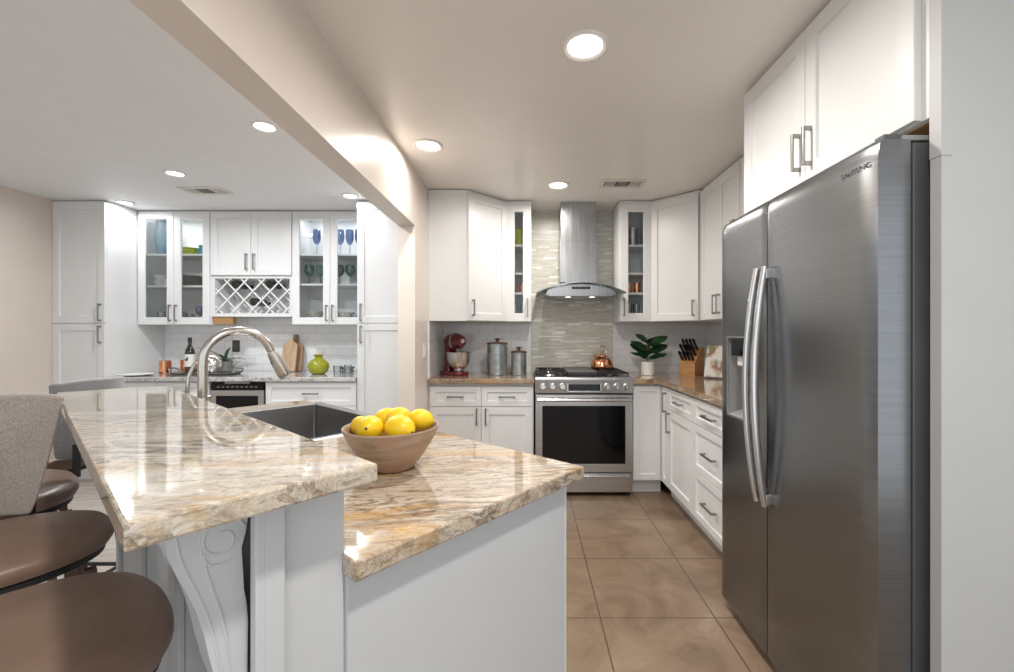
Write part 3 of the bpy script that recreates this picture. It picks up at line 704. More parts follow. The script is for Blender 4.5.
# kettle on the right rear burner
t = thing('kettle', 'copper kettle with arched handle on the right rear burner', 'kettle', (hx + 0.215, 3.352 + 0.44, 0.9605), -1.2)
kb = MB().lathe([(0, 0), (0.090, 0), (0.098, 0.010), (0.099, 0.030), (0.090, 0.062), (0.070, 0.092), (0.048, 0.106), (0.045, 0.108), (0, 0.108)], seg=40).build('body', M['copper'], t, True)
MB().lathe([(0.044, 0.1085), (0.042, 0.116), (0.022, 0.126), (0.006, 0.130), (0.006, 0.136), (0.013, 0.142), (0.013, 0.152), (0, 0.157)], seg=28).build('lid', M['copper'], t, True)
MB().tube([(-0.078, 0, 0.055), (-0.112, 0, 0.085), (-0.128, 0, 0.112)], [0.020, 0.014, 0.011], 14).build('spout', M['copper'], t, True)
pts = [(0.075, 0, 0.085)] + [(0.065 * math.cos(a), 0, 0.12 + 0.075 * math.sin(a)) for a in [PI * k / 12 for k in range(1, 10)]]
MB().tube([(0.078, 0, 0.084), (0.083, 0, 0.12), (0.076, 0, 0.158), (0.05, 0, 0.188), (0.015, 0, 0.2), (-0.025, 0, 0.196)], [0.004, 0.005, 0.007, 0.008, 0.008, 0.006], 10).build('handle', M['nickel'], t, True)

# ------------------------------------------------------------------ fridge (local: x along the front towards camera, y into the niche)
FX = 0.900; FY = 2.022; FW = 0.900
t = thing('refrigerator', 'tall stainless side-by-side refrigerator with ice dispenser', 'refrigerator', (FX, FY, 0), -PI / 2)
MB().box(0.004, FW - 0.004, 0.104, 0.735, 0.055, 1.765, 0.004).build('body', M['greyplastic'], t)
MB().box(0.02, FW - 0.02, 0.055, 0.70, 0.004, 0.0545, 0.003).build('base_grille', M['blackm'], t)
ZD0, ZD1 = 0.048, 1.770
def fridge_door(x0, x1, hole=None):
    """front skin bowed gently outwards, top edge rolled back"""
    b = MB(); w = x1 - x0
    xs = sorted(set([x0 + w * k / 16 for k in range(17)] + ([hole[0], hole[1]] if hole else [])))
    zs_ = sorted(set([ZD0 + (ZD1 - 0.06 - ZD0) * k / 24 for k in range(25)] + [ZD1 - 0.06 + 0.06 * math.sin(PI / 2 * k / 6) for k in range(7)] + ([hole[2], hole[3]] if hole else [])))
    if hole:
        xs = [x for x in xs if abs(x - hole[0]) > 0.006 or x == hole[0]]; xs = [x for x in xs if abs(x - hole[1]) > 0.006 or x == hole[1]]
    def fy(x, z):
        u = (x / FW) * 2 - 1
        y = 0.001 + 0.004 * u * u
        e = min(x - x0, x1 - x)
        if e < 0.006: y += 0.004 * (1 - e / 0.006) ** 2
        if z > ZD1 - 0.06: y += 0.013 * (1 - math.sqrt(max(0, 1 - ((z - ZD1 + 0.06) / 0.06) ** 2)))
        return y
    g = {}
    for i, x in enumerate(xs):
        for j, z in enumerate(zs_): g[i, j] = b.b.verts.new((x, fy(x, z), z))
    n, m = len(xs) - 1, len(zs_) - 1
    for i in range(n):
        for j in range(m):
            cx_, cz = (xs[i] + xs[i + 1]) / 2, (zs_[j] + zs_[j + 1]) / 2
            if hole and hole[0] < cx_ < hole[1] and hole[2] < cz < hole[3]: continue
            b.b.faces.new((g[i, j], g[i + 1, j], g[i + 1, j + 1], g[i, j + 1]))
    bk = {k: None for k in g}
    loop = [(i, 0) for i in range(n)] + [(n, j) for j in range(m)] + [(i, m) for i in range(n, 0, -1)] + [(0, j) for j in range(m, 0, -1)]
    back = [b.b.verts.new((xs[i], 0.094, zs_[j])) for i, j in loop]
    for k in range(len(loop)):
        k2 = (k + 1) % len(loop)
        b.b.faces.new((g[loop[k]], g[loop[k2]], back[k2], back[k]))
    b.b.faces.new(back)
    return b
XJ = 0.388
HO = (0.070, 0.270, 0.905, 1.245)
fd = fridge_door(0.0, XJ - 0.0025, HO).build('freezer_door', M['steel_dark'], t, True)
rd = fridge_door(XJ + 0.0025, FW).build('fridge_door', M['steel_dark'], t, True)
# dispenser recess
b = MB(); x0, x1, z0, z1 = HO; yb_ = 0.075
for pts in ([(x0, 0.004, z0), (x1, 0.004, z0), (x1, yb_, z0 + 0.02), (x0, yb_, z0 + 0.02)], [(x0, 0.004, z1), (x0, yb_, z1), (x1, yb_, z1), (x1, 0.004, z1)],
            [(x0, 0.006, z0), (x0, yb_, z0 + 0.02), (x0, yb_, z1), (x0, 0.006, z1)], [(x1, 0.004, z0), (x1, 0.004, z1), (x1, yb_, z1), (x1, yb_, z0 + 0.02)],
            [(x0, yb_, z0 + 0.02), (x1, yb_, z0 + 0.02), (x1, yb_, z1), (x0, yb_, z1)]): b.face(pts)
ds = b.build('dispenser', M['midplastic'], fd)
b = MB(); e = 0.008
for (a0, a1, c0, c1) in ((x0 - e, x1 + e, z1 + 0.0005, z1 + e), (x0 - e, x1 + e, z0 - e, z0 - 0.0005), (x0 - e, x0 - 0.0005, z0, z1), (x1 + 0.0005, x1 + e, z0, z1)):
    b.box(a0, a1, 0.0005, 0.010, c0, c1, 0.001)
b.build('dispenser_frame', M['steel'], fd)
MB().box(x0 + 0.03, x1 - 0.004, 0.003, 0.070, z1 - 0.075, z1 - 0.004, 0.003).build('dispenser_panel', M['blackglass'], fd)
b = MB(); b.box(x0 + 0.05, x0 + 0.15, 0.02, 0.06, z1 - 0.12, z1 - 0.0755, 0.006); b.build('water_spout', M['white_plastic'], fd)
MB().box(x0 + 0.06, x0 + 0.14, 0.058, 0.068, z0 + 0.10, z0 + 0.20, 0.004).build('paddle', M['greyplastic'], fd)
# handles: bowed vertical bars either side of the joint
for par, xc in ((fd, XJ - 0.030), (rd, XJ + 0.030)):
    pts = []; rr = []
    for k in range(25):
        s_ = k / 24; z = 0.624 + 0.89 * s_
        pts.append((xc + (0.010 if par is rd else -0.010) * (4 * s_ * (1 - s_) - 0.5) * 0.4, -0.018 - 0.042 * 4 * s_ * (1 - s_) , z)); rr.append(0.0135)
    b = MB(); b.tube(pts, rr, 12, flat=(1.0, 0.75))
    for z in (0.650, 1.488): b.box(xc - 0.009, xc + 0.009, -0.020, 0.0035, z - 0.018, z + 0.018, 0.003)
    b.build('handle', M['alu'], par, True, label='bowed satin metal handle')
# hinge covers and top trim
b = MB(); b.box(FW - 0.045, FW - 0.012, 0.035, 0.075, 1.7705, 1.790, 0.003); b.build('hinge_cover', M['greyplastic'], t)
b = MB(); b.box(FW - 0.10, FW - 0.006, 0.079, 0.30, 1.7705, 1.785, 0.003); b.build('hinge_cover', M['midplastic'], t)
b = MB(); b.box(0.012, 0.045, 0.035, 0.20, 1.7705, 1.790, 0.003); b.build('hinge_cover', M['greyplastic'], t)
for xx in (0.06, FW - 0.06): MB().lathe([(0, 0), (0.022, 0), (0.022, 0.003), (0.018, 0.0035), (0, 0.0035)], (xx, 0.10, 0.0), 16).build('foot', M['blackm'], t)
# lettering on the door
fc = bpy.data.curves.new('lettering', 'FONT'); fc.body = 'SAMSUNG'; fc.size = 0.021; fc.extrude = 0.0005; fc.space_character = 1.12
fo = bpy.data.objects.new('lettering_source', fc); COL.objects.link(fo)
bpy.context.view_layer.update()
tm = bpy.data.meshes.new_from_object(fo.evaluated_get(bpy.context.evaluated_depsgraph_get()))
bpy.data.objects.remove(fo); bpy.data.curves.remove(fc)
for v in tm.vertices: v.co = Vector((v.co.x, -v.co.z, v.co.y))
tm.materials.clear(); tm.materials.append(M['greyplastic'])
lo = bpy.data.objects.new('lettering', tm); COL.objects.link(lo); lo.parent = rd
lo.location = (0.776, 0.0012, 1.7065); lo.rotation_euler = (math.radians(-4.0), 0, math.radians(0.6)); lo['label'] = 'small dark maker lettering'

# ------------------------------------------------------------------ island (local x = across, local y = along, away from camera)
O = (-0.417, 0.4455); IA = math.atan2(0.757, 0.653)
IM = Matrix.Translation((O[0], O[1], 0)) @ Rz(IA)
def isl(v, u, z=0.0): p = IM @ Vector((v, u, z)); return (p.x, p.y, p.z)
t = thing('kitchen_island', 'white kitchen island with raised knee wall and carved corbels', 'island', (*O, 0), IA)
ZB = 1.067; ZBT = 1.037; ZLB = 0.880
# knee wall
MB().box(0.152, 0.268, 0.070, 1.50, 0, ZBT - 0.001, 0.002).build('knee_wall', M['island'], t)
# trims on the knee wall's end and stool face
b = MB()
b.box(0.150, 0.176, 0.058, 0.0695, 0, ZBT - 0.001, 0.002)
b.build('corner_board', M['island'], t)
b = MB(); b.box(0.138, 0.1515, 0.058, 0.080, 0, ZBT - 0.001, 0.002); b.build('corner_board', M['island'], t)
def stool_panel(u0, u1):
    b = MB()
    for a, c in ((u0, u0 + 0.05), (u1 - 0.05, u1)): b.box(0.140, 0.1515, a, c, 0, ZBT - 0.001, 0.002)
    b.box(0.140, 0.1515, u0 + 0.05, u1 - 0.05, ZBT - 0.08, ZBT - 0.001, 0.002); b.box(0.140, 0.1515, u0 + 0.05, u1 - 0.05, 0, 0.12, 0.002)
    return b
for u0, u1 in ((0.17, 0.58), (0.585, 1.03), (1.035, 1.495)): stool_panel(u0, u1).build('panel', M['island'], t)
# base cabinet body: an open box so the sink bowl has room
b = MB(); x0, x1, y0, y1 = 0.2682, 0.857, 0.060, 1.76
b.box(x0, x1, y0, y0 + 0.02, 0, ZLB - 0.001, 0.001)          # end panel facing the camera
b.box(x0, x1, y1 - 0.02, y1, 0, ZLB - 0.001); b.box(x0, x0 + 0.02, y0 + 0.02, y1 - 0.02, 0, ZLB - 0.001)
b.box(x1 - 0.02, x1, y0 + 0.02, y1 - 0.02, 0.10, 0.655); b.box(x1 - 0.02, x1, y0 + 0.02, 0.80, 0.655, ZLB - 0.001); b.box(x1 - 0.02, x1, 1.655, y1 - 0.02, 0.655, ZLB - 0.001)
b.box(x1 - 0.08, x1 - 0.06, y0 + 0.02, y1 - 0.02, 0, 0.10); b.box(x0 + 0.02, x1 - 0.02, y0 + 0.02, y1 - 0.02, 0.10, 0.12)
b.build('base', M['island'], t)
for k, (a, c) in enumerate(((0.07, 0.42), (0.423, 0.78))):
    add_door(t, x1 + 0.0005, a, 0.112, c - a, 0.755, 0.035 if k else c - a - 0.035, 0.66, 0.13, rot=PI / 2)
for k, (a, c) in enumerate(((0.80, 1.225), (1.228, 1.65))):
    add_door(t, x1 + 0.0005, a, 0.112, c - a, 0.53, 0.035 if k else c - a - 0.035, 0.44, 0.13, rot=PI / 2)
# corbels
def corbel_mesh():
    front = [(0.044, 1.0355), (0.046, 1.010), (0.050, 0.985), (0.059, 0.957), (0.070, 0.928), (0.080, 0.898), (0.088, 0.865), (0.094, 0.83), (0.102, 0.79), (0.112, 0.755), (0.124, 0.735), (0.139, 0.728)]
    back = [(0.139, 0.86), (0.1385, 0.885), (0.134, 0.905), (0.129, 0.925), (0.128, 0.945), (0.131, 0.965), (0.136, 0.985), (0.139, 1.005), (0.139, 1.0355)]
    MM = Matrix(((1, 0, 0, 0), (0, 0, 1, 0), (0, 1, 0, 0), (0, 0, 0, 1)))
    b = MB(); b.prism(front + back, 0.092, 0.172, MM, bev=0.004)
    def onface(p, y=0.0925): return (p[0], y, p[1])
    # scroll and flutes carved on both cheeks
    for y in (0.0925, 0.1715):
        c = (0.108, 0.985); sp = []
        for k in range(34):
            a = -PI * 0.15 + k * 0.26; r = 0.004 + 0.024 * (1 - k / 33) ** 0.85
            sp.append((c[0] + r * math.cos(a + 0.8), y, c[1] + r * 1.1 * math.sin(a + 0.8)))
        b.tube(sp, [0.0026] * 30 + [0.0022, 0.0018, 0.0014, 0.001], 8)
        for off, w in ((0.013, 0.0022),):
            b.tube([(p[0] + off * (1 - 0.35 * k / 10), y, p[1] - 0.006) for k, p in enumerate(front[:10])], w, 8)
        b.tube([(0.088, y, 0.972), (0.090, y, 0.950), (0.097, y, 0.92), (0.106, y, 0.885), (0.113, y, 0.85), (0.118, y, 0.80)], [0.002, 0.0025, 0.003, 0.003, 0.0025, 0.001], 8)
        b.tube([(0.083, y, 0.995), (0.086, y, 0.966), (0.096, y, 0.953), (0.112, y, 0.951), (0.127, y, 0.958)], [0.001, 0.002, 0.0025, 0.002, 0.001], 8)
    return b
cm = corbel_mesh().build('corbel', M['island'], t, True, label='carved scroll corbel')
c2 = cm.copy(); COL.objects.link(c2); c2.parent = t; c2.location = (0, 1.28, 0)

slab('bar_counter', [(0, 0), (0.285, 0), (0.285, 1.545), (0, 1.545)], ZBT, ZB, M['granite_bar'], 'raised polished granite bar top with grey and cream veins', O, IA, 0.004)
# lower worktop with the apron sink let into its kitchen edge
SU0, SU1, SV0 = 0.845, 1.615, 0.395
poly = [(0.290, 0.0), (0.290, 0.0)]
slab('island_countertop', [(0.2695, 0.066), (0.2635, 0.066), (0.2635, 0.028), (0.898, 0.028), (0.898, SU0 - 0.001), (SV0 - 0.001, SU0 - 0.001), (SV0 - 0.001, SU1 + 0.001), (0.898, SU1 + 0.001), (0.898, 1.79), (0.2695, 1.79)],
     ZLB, 0.914, M['granite_low'], 'lower golden cream granite island counter under the lemon bowl', O, IA, 0.004)
# sink
t = thing('apron_sink', 'deep stainless apron sink let into the island counter', 'sink', isl((SV0 + 0.912) / 2, (SU0 + SU1) / 2, 0.66), IA)
hw, hl = (0.912 - SV0) / 2, (SU1 - SU0) / 2
b = MB(); zt = 0.918 - 0.66
ri = (0.022, 0.032)
def rr_(hx_, hy_, r, z, n=5):
    pts = []
    for cx_, cy_, a0 in ((hx_ - r, hy_ - r, 0), (-hx_ + r, hy_ - r, PI / 2), (-hx_ + r, -hy_ + r, PI), (hx_ - r, -hy_ + r, 1.5 * PI)):
        for k in range(n + 1): a = a0 + PI / 2 * k / n; pts.append((cx_ + r * math.cos(a), cy_ + r * math.sin(a), z))
    return pts
def loft(b, rings, cap0=True, cap1=True):
    R = [[b.b.verts.new(p) for p in r] for r in rings]; n = len(R[0])
    for a, d in zip(R, R[1:]):
        for k in range(n): b.b.faces.new((a[k], a[(k + 1) % n], d[(k + 1) % n], d[k]))
    if cap0: b.b.faces.new(R[0][::-1])
    if cap1: b.b.faces.new(R[-1])
    return R
def shift(r, dx): return [(p[0] + dx, p[1], p[2]) for p in r]
loft(b, [rr_(hw, hl, 0.006, 0.0), rr_(hw, hl, 0.006, zt - 0.003), rr_(hw - 0.003, hl - 0.003, 0.006, zt),
         shift(rr_(hw - 0.034, hl - 0.026, 0.008, zt), -0.010), shift(rr_(hw - 0.036, hl - 0.028, 0.008, zt - 0.004), -0.010),
         shift(rr_(hw - 0.038, hl - 0.030, 0.012, 0.035), -0.010), shift(rr_(hw - 0.05, hl - 0.042, 0.012, 0.020), -0.010)])
b.build('basin', M['steel_sink'], t, True)
MB().lathe([(0, 0.0255), (0.03, 0.0255), (0.042, 0.0235), (0.045, 0.0205), (0, 0.0205)], (-0.05, 0, 0), 24).build('drain', M['nickel'], t, True)

# faucet
fv, fu = 0.338, 1.253
t = thing('faucet', 'tall brushed nickel gooseneck kitchen faucet behind the sink', 'faucet', isl(fv, fu, 0.9145), IA)
MB().lathe([(0, 0), (0.031, 0), (0.031, 0.005), (0.026, 0.012), (0.0235, 0.06), (0.020, 0.11), (0.0175, 0.125), (0, 0.125)], seg=28).build('base', M['nickel'], t, True)
pts = [(0, 0, 0.12), (0, 0, 0.18), (0, 0, 0.235)]
for k in range(1, 15):
    a = PI - PI * 0.90 * k / 14; pts.append((0.112 + 0.112 * math.cos(a), 0, 0.250 + 0.112 * math.sin(a)))
MB().tube(pts, 0.0155, 18).build('gooseneck', M['nickel'], t, True)
e = Vector(pts[-1]); d = (Vector(pts[-1]) - Vector(pts[-2])).normalized()
hp = [e + d * s_ for s_ in (0.002, 0.02, 0.055, 0.098, 0.106)]
hp = [p + Vector((0.010 * (k / 4) ** 1.5, 0, 0)) for k, p in enumerate(hp)]
sh = MB().tube(hp, [0.0165, 0.0195, 0.0235, 0.0265, 0.024], 18).build('spray_head', M['nickel'], t, True)
MB().tube([hp[1] + Vector((-0.017, 0, 0)), hp[2] + Vector((-0.020, 0, 0)), hp[3] + Vector((-0.022, 0, 0))], [0.004, 0.006, 0.005], 8).build('spray_button', M['blackm'], sh, True)
MB().tube([(0, -0.018, 0.075), (0, -0.045, 0.08), (0, -0.075, 0.11), (0.0, -0.085, 0.14)], [0.012, 0.010, 0.007, 0.005], 10).build('lever', M['nickel'], t, True)
t = thing('water_tap', 'thin curved filtered water tap beside the tall faucet', 'faucet', isl(0.335, 1.46, 0.9145), IA)
MB().lathe([(0, 0), (0.020, 0), (0.018, 0.010), (0.012, 0.018), (0.010, 0.05), (0, 0.05)], seg=20).build('base', M['nickel'], t, True)
pts = [(0, 0, 0.048), (0, 0, 0.12), (0.004, 0, 0.185), (0.02, 0, 0.23), (0.05, 0, 0.258), (0.085, 0, 0.26), (0.108, 0, 0.235)]
MB().tube(pts, [0.008, 0.0075, 0.007, 0.0065, 0.006, 0.006, 0.006], 12).build('spout', M['nickel'], t, True)
MB().tube([(0.002, 0.012, 0.035), (0.004, 0.04, 0.05)], 0.005, 8).build('lever', M['blackm'], t, True)

# bowl of lemons
bv, bu = 0.560, 0.405
t = thing('fruit_bowl', 'washed wooden bowl of lemons on the island counter', 'bowl', isl(bv, bu, 0.9145))
MB().lathe([(0, 0), (0.054, 0), (0.060, 0.004), (0.083, 0.035), (0.108, 0.075), (0.1225, 0.106), (0.121, 0.110), (0.117, 0.109), (0.102, 0.078), (0.077, 0.040), (0.050, 0.015), (0, 0.012)], seg=56).build('body', M['bowl'], t, True)
bc = Vector(isl(bv, bu, 0.9145))
def lemon(p, r, axis, label):
    q = Vector((0, 0, 1)).rotation_difference(Vector(axis).normalized())
    prof = []
    for k in range(19):
        a = PI * k / 18; rr = r * math.sin(a) ** 0.92 if 0 < k < 18 else 0; z = -r * 1.22 * math.cos(a)
        if k >= 16: z += r * 0.10 * (k - 15) / 3
        if k <= 1: z -= r * 0.04
        prof.append((rr, z))
    o = bpy.data.objects.new('lemon', None); COL.objects.link(o); o.location = p; o.rotation_mode = 'QUATERNION'; o.rotation_quaternion = q
    tag(o, label, 'lemon', 'lemons in the wooden bowl')
    MB().lathe(prof, seg=28).build('peel', M['lemon'], o, True)
    MB().lathe([(0, r * 0.012), (r * 0.09, r * 0.006), (r * 0.11, 0), (0, -r * 0.01)], (0, 0, prof[-1][1] + 0.0004), 12).build('stem_scar', M['lemon_end'], o, True, label='dark dimple at the stem end')
for (dx, dy, dz, r, ax, lb) in (
    (-0.037, -0.055, 0.113, 0.033, (0.15, -1, 0.22), 'lemon with dark stem dot facing the front of the bowl'),
    (0.036, -0.050, 0.112, 0.034, (0.8, -0.5, -0.1), 'large plain lemon at the front right of the bowl'),
    (0.070, 0.030, 0.119, 0.028, (0.8, 0.5, -0.35), 'lemon leaning on the right rim of the bowl'),
    (-0.084, 0.004, 0.109, 0.024, (0.4, -0.5, 0.3), 'small lemon tucked against the left rim of the bowl'),
    (0.012, 0.020, 0.128, 0.026, (0.9, 0.2, 0.1), 'lemon on top at the back of the bowl'),
    (-0.03, 0.062, 0.115, 0.030, (1, 0.3, 0), 'lemon at the far left side of the bowl'),
    (0.002, -0.010, 0.058, 0.030, (1, 0.6, 0), 'lemon underneath, glimpsed between the front two')):
    lemon(bc + Vector((dx, dy, dz)), r, ax, lb)

# ------------------------------------------------------------------ bar stools (local: front = +y, seat top 0.75)
def stool(v, u, ang, label, fab='fabric', zs=0.79, sc=1.0, bh=0.315):
    p = isl(v, u); t = thing('bar_stool', label, 'stool', (p[0], p[1], 0), ang, 'upholstered bar stools')
    a, c = 0.235 * sc, 0.190 * sc
    def oval(k, f=1.0):
        th = 2 * PI * k; x = math.copysign(abs(math.cos(th)) ** 0.82, math.cos(th)) * a * f; y = math.copysign(abs(math.sin(th)) ** 0.82, math.sin(th)) * c * f
        return x, y
    n = 56
    rings = []
    for f, z in ((0.90, -0.052), (0.965, -0.047), (1.0, -0.033), (0.995, -0.020), (0.95, -0.008), (0.85, 0.0), (0.55, 0.004), (0.2, 0.004)):
        rings.append([(*oval(k / n, f), zs + z) for k in range(n)])
    b = MB(); loft(b, rings); b.build('seat', M['leather'], t, True)
    b = MB(); rg = [oval(k / n, 0.93) for k in range(n)]
    loft(b, [[(x * 0.98, y * 0.98, zs - 0.068) for x, y in rg], [(x, y, zs - 0.066) for x, y in rg], [(x, y, zs - 0.0525) for x, y in rg]])
    b.build('seat_frame', M['blackm'], t, True)
    for sx in (-1, 1):
        for sy in (-1, 1):
            b = MB(); x0_, y0_ = sx * 0.18 * sc, sy * 0.15 * sc
            b.box(-0.011, 0.011, -0.011, 0.011, 0, 1, 0.002)
            for q in b.b.verts:
                k = q.co.z; q.co = Vector((q.co.x + sx * (0.215 - 0.035 * k) * sc, q.co.y + sy * (0.195 - 0.04 * k) * sc, k * (zs - 0.068)))
            b.build('leg', M['legwood'], t)
    b = MB(); h = 0.20 * sc; z = 0.26
    k = z / (zs - 0.08); rx, ry = (0.215 - 0.035 * k) * sc, (0.195 - 0.04 * k) * sc
    b.tube([(-rx, ry, z), (rx, ry, z)], 0.008); b.tube([(-rx, -ry, z), (rx, -ry, z)], 0.008); b.tube([(-rx, -ry, z), (-rx, ry, z)], 0.008); b.tube([(rx, -ry, z), (rx, ry, z)], 0.008)
    b.build('footrest', M['blackm'], t)
    # curved upholstered back, wider at its top
    def bk(off):
        def f(uu, vv):
            z = zs - 0.005 + bh * vv; w = (0.090 + 0.066 * vv ** 0.8) * sc; s_ = (2 * uu - 1)
            y = -(0.215 * sc + 0.035 * vv) + 0.055 * s_ * s_
            zz = z - (0.012 * s_ ** 4 if vv > 0.9 else 0)
            return (s_ * w, y + off, zz)
        return f
    b = MB(); ga = b.grid(bk(0.0), 20, 10); gb = b.grid(bk(-0.045), 20, 10); edge_join(b, ga, gb)
    o = b.build('backrest', M[fab], t, True)
    md = o.modifiers.new('bevel', 'BEVEL'); md.width = 0.012; md.segments = 3; md.limit_method = 'ANGLE'; md.angle_limit = math.radians(50)
    b = MB()
    for sx in (-1, 1): b.box(sx * 0.09 - 0.012, sx * 0.09 + 0.012, -0.262 * sc, -0.12 * sc, zs - 0.066, zs - 0.056, 0.001); b.box(sx * 0.09 - 0.012, sx * 0.09 + 0.012, -0.272 * sc, -0.262 * sc, zs - 0.066, zs + 0.06, 0.001)
    b.build('back_bracket', M['blackm'], t)
    return t
FACE_BAR = IA - PI / 2                       # front towards +v
stool(-0.082, 0.430, FACE_BAR, 'brown leather bar stool nearest the camera at the bar')
stool(-0.150, 0.970, IA + PI, 'bar stool with tall taupe tweed back turned towards the camera')
stool(-0.140, 1.51, FACE_BAR, 'brown leather bar stool behind the taupe tweed back')
tq = stool(0.10, 2.06, PI / 2, 'grey fabric backed bar stool beyond the far end of the bar', 'fabric_b', bh=0.305, sc=0.85)
tq.location = (-1.925, 1.715, 0)

# ------------------------------------------------------------------ things on the kitchen counters
ZT_ = 0.9145
# stand mixer
t = thing('stand_mixer', 'red stand mixer with steel bowl on the left counter', 'mixer', (-0.622, 3.72, ZT_), -0.85)
b = MB(); b.prism([(-0.115 + 0.03 * math.cos(a) - 0.0, 0.085 * math.sin(a)) for a in [PI / 2 + PI * k / 10 for k in range(11)]] + [(0.075 + 0.06 * math.cos(a), 0.075 * math.sin(a)) for a in [-PI / 2 + PI * k / 10 for k in range(11)]], 0, 0.032, bev=0.008)
b.build('base', M['red'], t, True)
b = MB(); loft(b, [[(p[0] * s_[0] + s_[1], p[1] * s_[2], z) for p in rr_(0.05, 0.05, 0.02, 0)] for z, s_ in ((0.030, (1.0, -0.085, 1.05)), (0.10, (0.72, -0.092, 0.9)), (0.18, (0.75, -0.088, 0.9)), (0.245, (1.0, -0.07, 0.95)))])
b.build('column', M['red'], t, True)
b = MB(); b.lathe([(0, -0.145), (0.028, -0.142), (0.046, -0.125), (0.056, -0.09), (0.062, -0.02), (0.060, 0.04), (0.050, 0.085), (0.040, 0.103), (0, 0.105)], (-0.005, 0, 0.285), 28, Ry(PI / 2), 1.15, 1.0)
hd = b.build('head', M['red'], t, True)
b = MB(); b.lathe([(0.0625, -0.012), (0.0640, -0.010), (0.0640, 0.010), (0.0625, 0.012)], (0.0, 0, 0.285), 28, Ry(PI / 2), 1.15, 1.0); b.build('trim_band', M['alu'], hd, True)
MB().lathe([(0, 0.012), (0.019, 0.012), (0.021, 0), (0, 0)], (0.0995, 0, 0.29), 20, Ry(PI / 2)).build('hub_cap', M['alu'], hd, True)
MB().tube([(0.035, 0, 0.228), (0.035, 0, 0.165)], [0.018, 0.010], 14).build('beater_shaft', M['alu'], hd, True)
b = MB(); b.lathe([(0, 0.033), (0.045, 0.033), (0.048, 0.040), (0.038, 0.048), (0.070, 0.075), (0.095, 0.12), (0.103, 0.19), (0.107, 0.196), (0.103, 0.196), (0.099, 0.19), (0.090, 0.12), (0.06, 0.07), (0, 0.055)], (0.048, 0, 0), 36)
b.build('bowl', M['alu'], t, True)
# canisters
def canister(x, y, r, h, label):
    t = thing('canister', label, 'canister', (x, y, ZT_), 0, 'galvanised canisters')
    MB().lathe([(0, 0), (r * 0.98, 0), (r, 0.004), (r, 0.012), (r * 0.985, 0.016), (r * 0.985, h * 0.5), (r, h * 0.52), (r * 0.985, h * 0.54), (r * 0.985, h - 0.012), (r * 1.01, h - 0.006), (r * 1.01, h), (0, h)], seg=40).build('body', M['galv'], t, True)
    l = MB().lathe([(0, h + 0.0005), (r * 1.04, h + 0.0005), (r * 1.05, h + 0.006), (r * 0.9, h + 0.012), (r * 0.3, h + 0.018), (0, h + 0.018)], seg=36).build('lid', M['lidwood'], t, True)
    b = MB(); b.lathe([(0, h + 0.0175), (0.012, h + 0.0175), (0.010, h + 0.030), (0.024, h + 0.040), (0.024, h + 0.046), (0, h + 0.05)], seg=20); b.build('knob', M['lidwood'], l, True)
canister(-0.262, 3.70, 0.088, 0.265, 'large galvanised canister with dark lid beside the mixer')
canister(-0.078, 3.70, 0.067, 0.192, 'small galvanised canister with dark lid next to the range')
# fig plant
t = thing('potted_plant', 'small broad-leaved fig plant in white pot beside the range', 'plant', (1.025, 3.70, ZT_))
MB().lathe([(0, 0), (0.054, 0), (0.057, 0.003), (0.057, 0.112), (0.055, 0.114), (0.052, 0.112), (0.052, 0.100), (0, 0.100)], seg=36).build('pot', M['white_cer'], t, True)
MB().lathe([(0, 0.104), (0.051, 0.1015), (0.051, 0.1005), (0, 0.1005)], seg=24).build('soil', M['soil'], t)
MB().tube([(0, 0, 0.102), (0.004, 0, 0.17), (0, 0, 0.24), (-0.008, 0, 0.29)], [0.006, 0.005, 0.004, 0.003], 8).build('stem', M['stem'], t, True)
def leaf_mesh(p, yaw, pitch, ln, wd, roll=0.0, droop=0.35):
    b = MB()
    def f(off):
        def g(uu, vv):
            s_ = 2 * vv - 1; w = wd * math.sin(PI * min(1, uu ** 0.85)) ** 0.75 * (0.75 + 0.35 * uu) * 0.5 + 0.0015
            x = ln * uu; y = s_ * w; z = 0.14 * abs(s_) * w * 2 - droop * ln * uu * uu * 0.5 + off + 0.003 * math.sin(uu * 14) * abs(s_)
            return Vector((x, y, z))
        return g
    Mx = T(*p) @ Rz(yaw) @ Ry(-pitch) @ Rx(roll)
    ga = b.grid(lambda u_, v_: Mx @ f(0)(u_, v_), 10, 4); gb = b.grid(lambda u_, v_: Mx @ f(0.0012)(u_, v_), 10, 4); edge_join(b, ga, gb)
    return b
for (z, yaw, pitch, ln, wd, roll) in ((0.13, PI + 0.2, 0.50, 0.16, 0.055, -0.7), (0.15, PI - 0.2, 0.75, 0.19, 0.075, -0.9), (0.20, PI + 0.1, 0.62, 0.17, 0.08, -0.9), (0.27, PI - 0.1, 0.75, 0.13, 0.075, -0.8),
                               (0.13, -0.2, 0.40, 0.17, 0.06, 0.8), (0.18, 0.15, 0.45, 0.21, 0.085, 0.9), (0.24, 0.0, 0.55, 0.20, 0.085, 0.9), (0.26, -1.2, 0.7, 0.13, 0.075, 0.2), (0.20, 1.6, 0.6, 0.13, 0.07, 0.0), (0.16, -1.5, 0.7, 0.12, 0.07, 0.0)):
    leaf_mesh((0, 0, z), yaw, pitch, ln, wd, roll).build('leaf', M['leaf'], t, True)
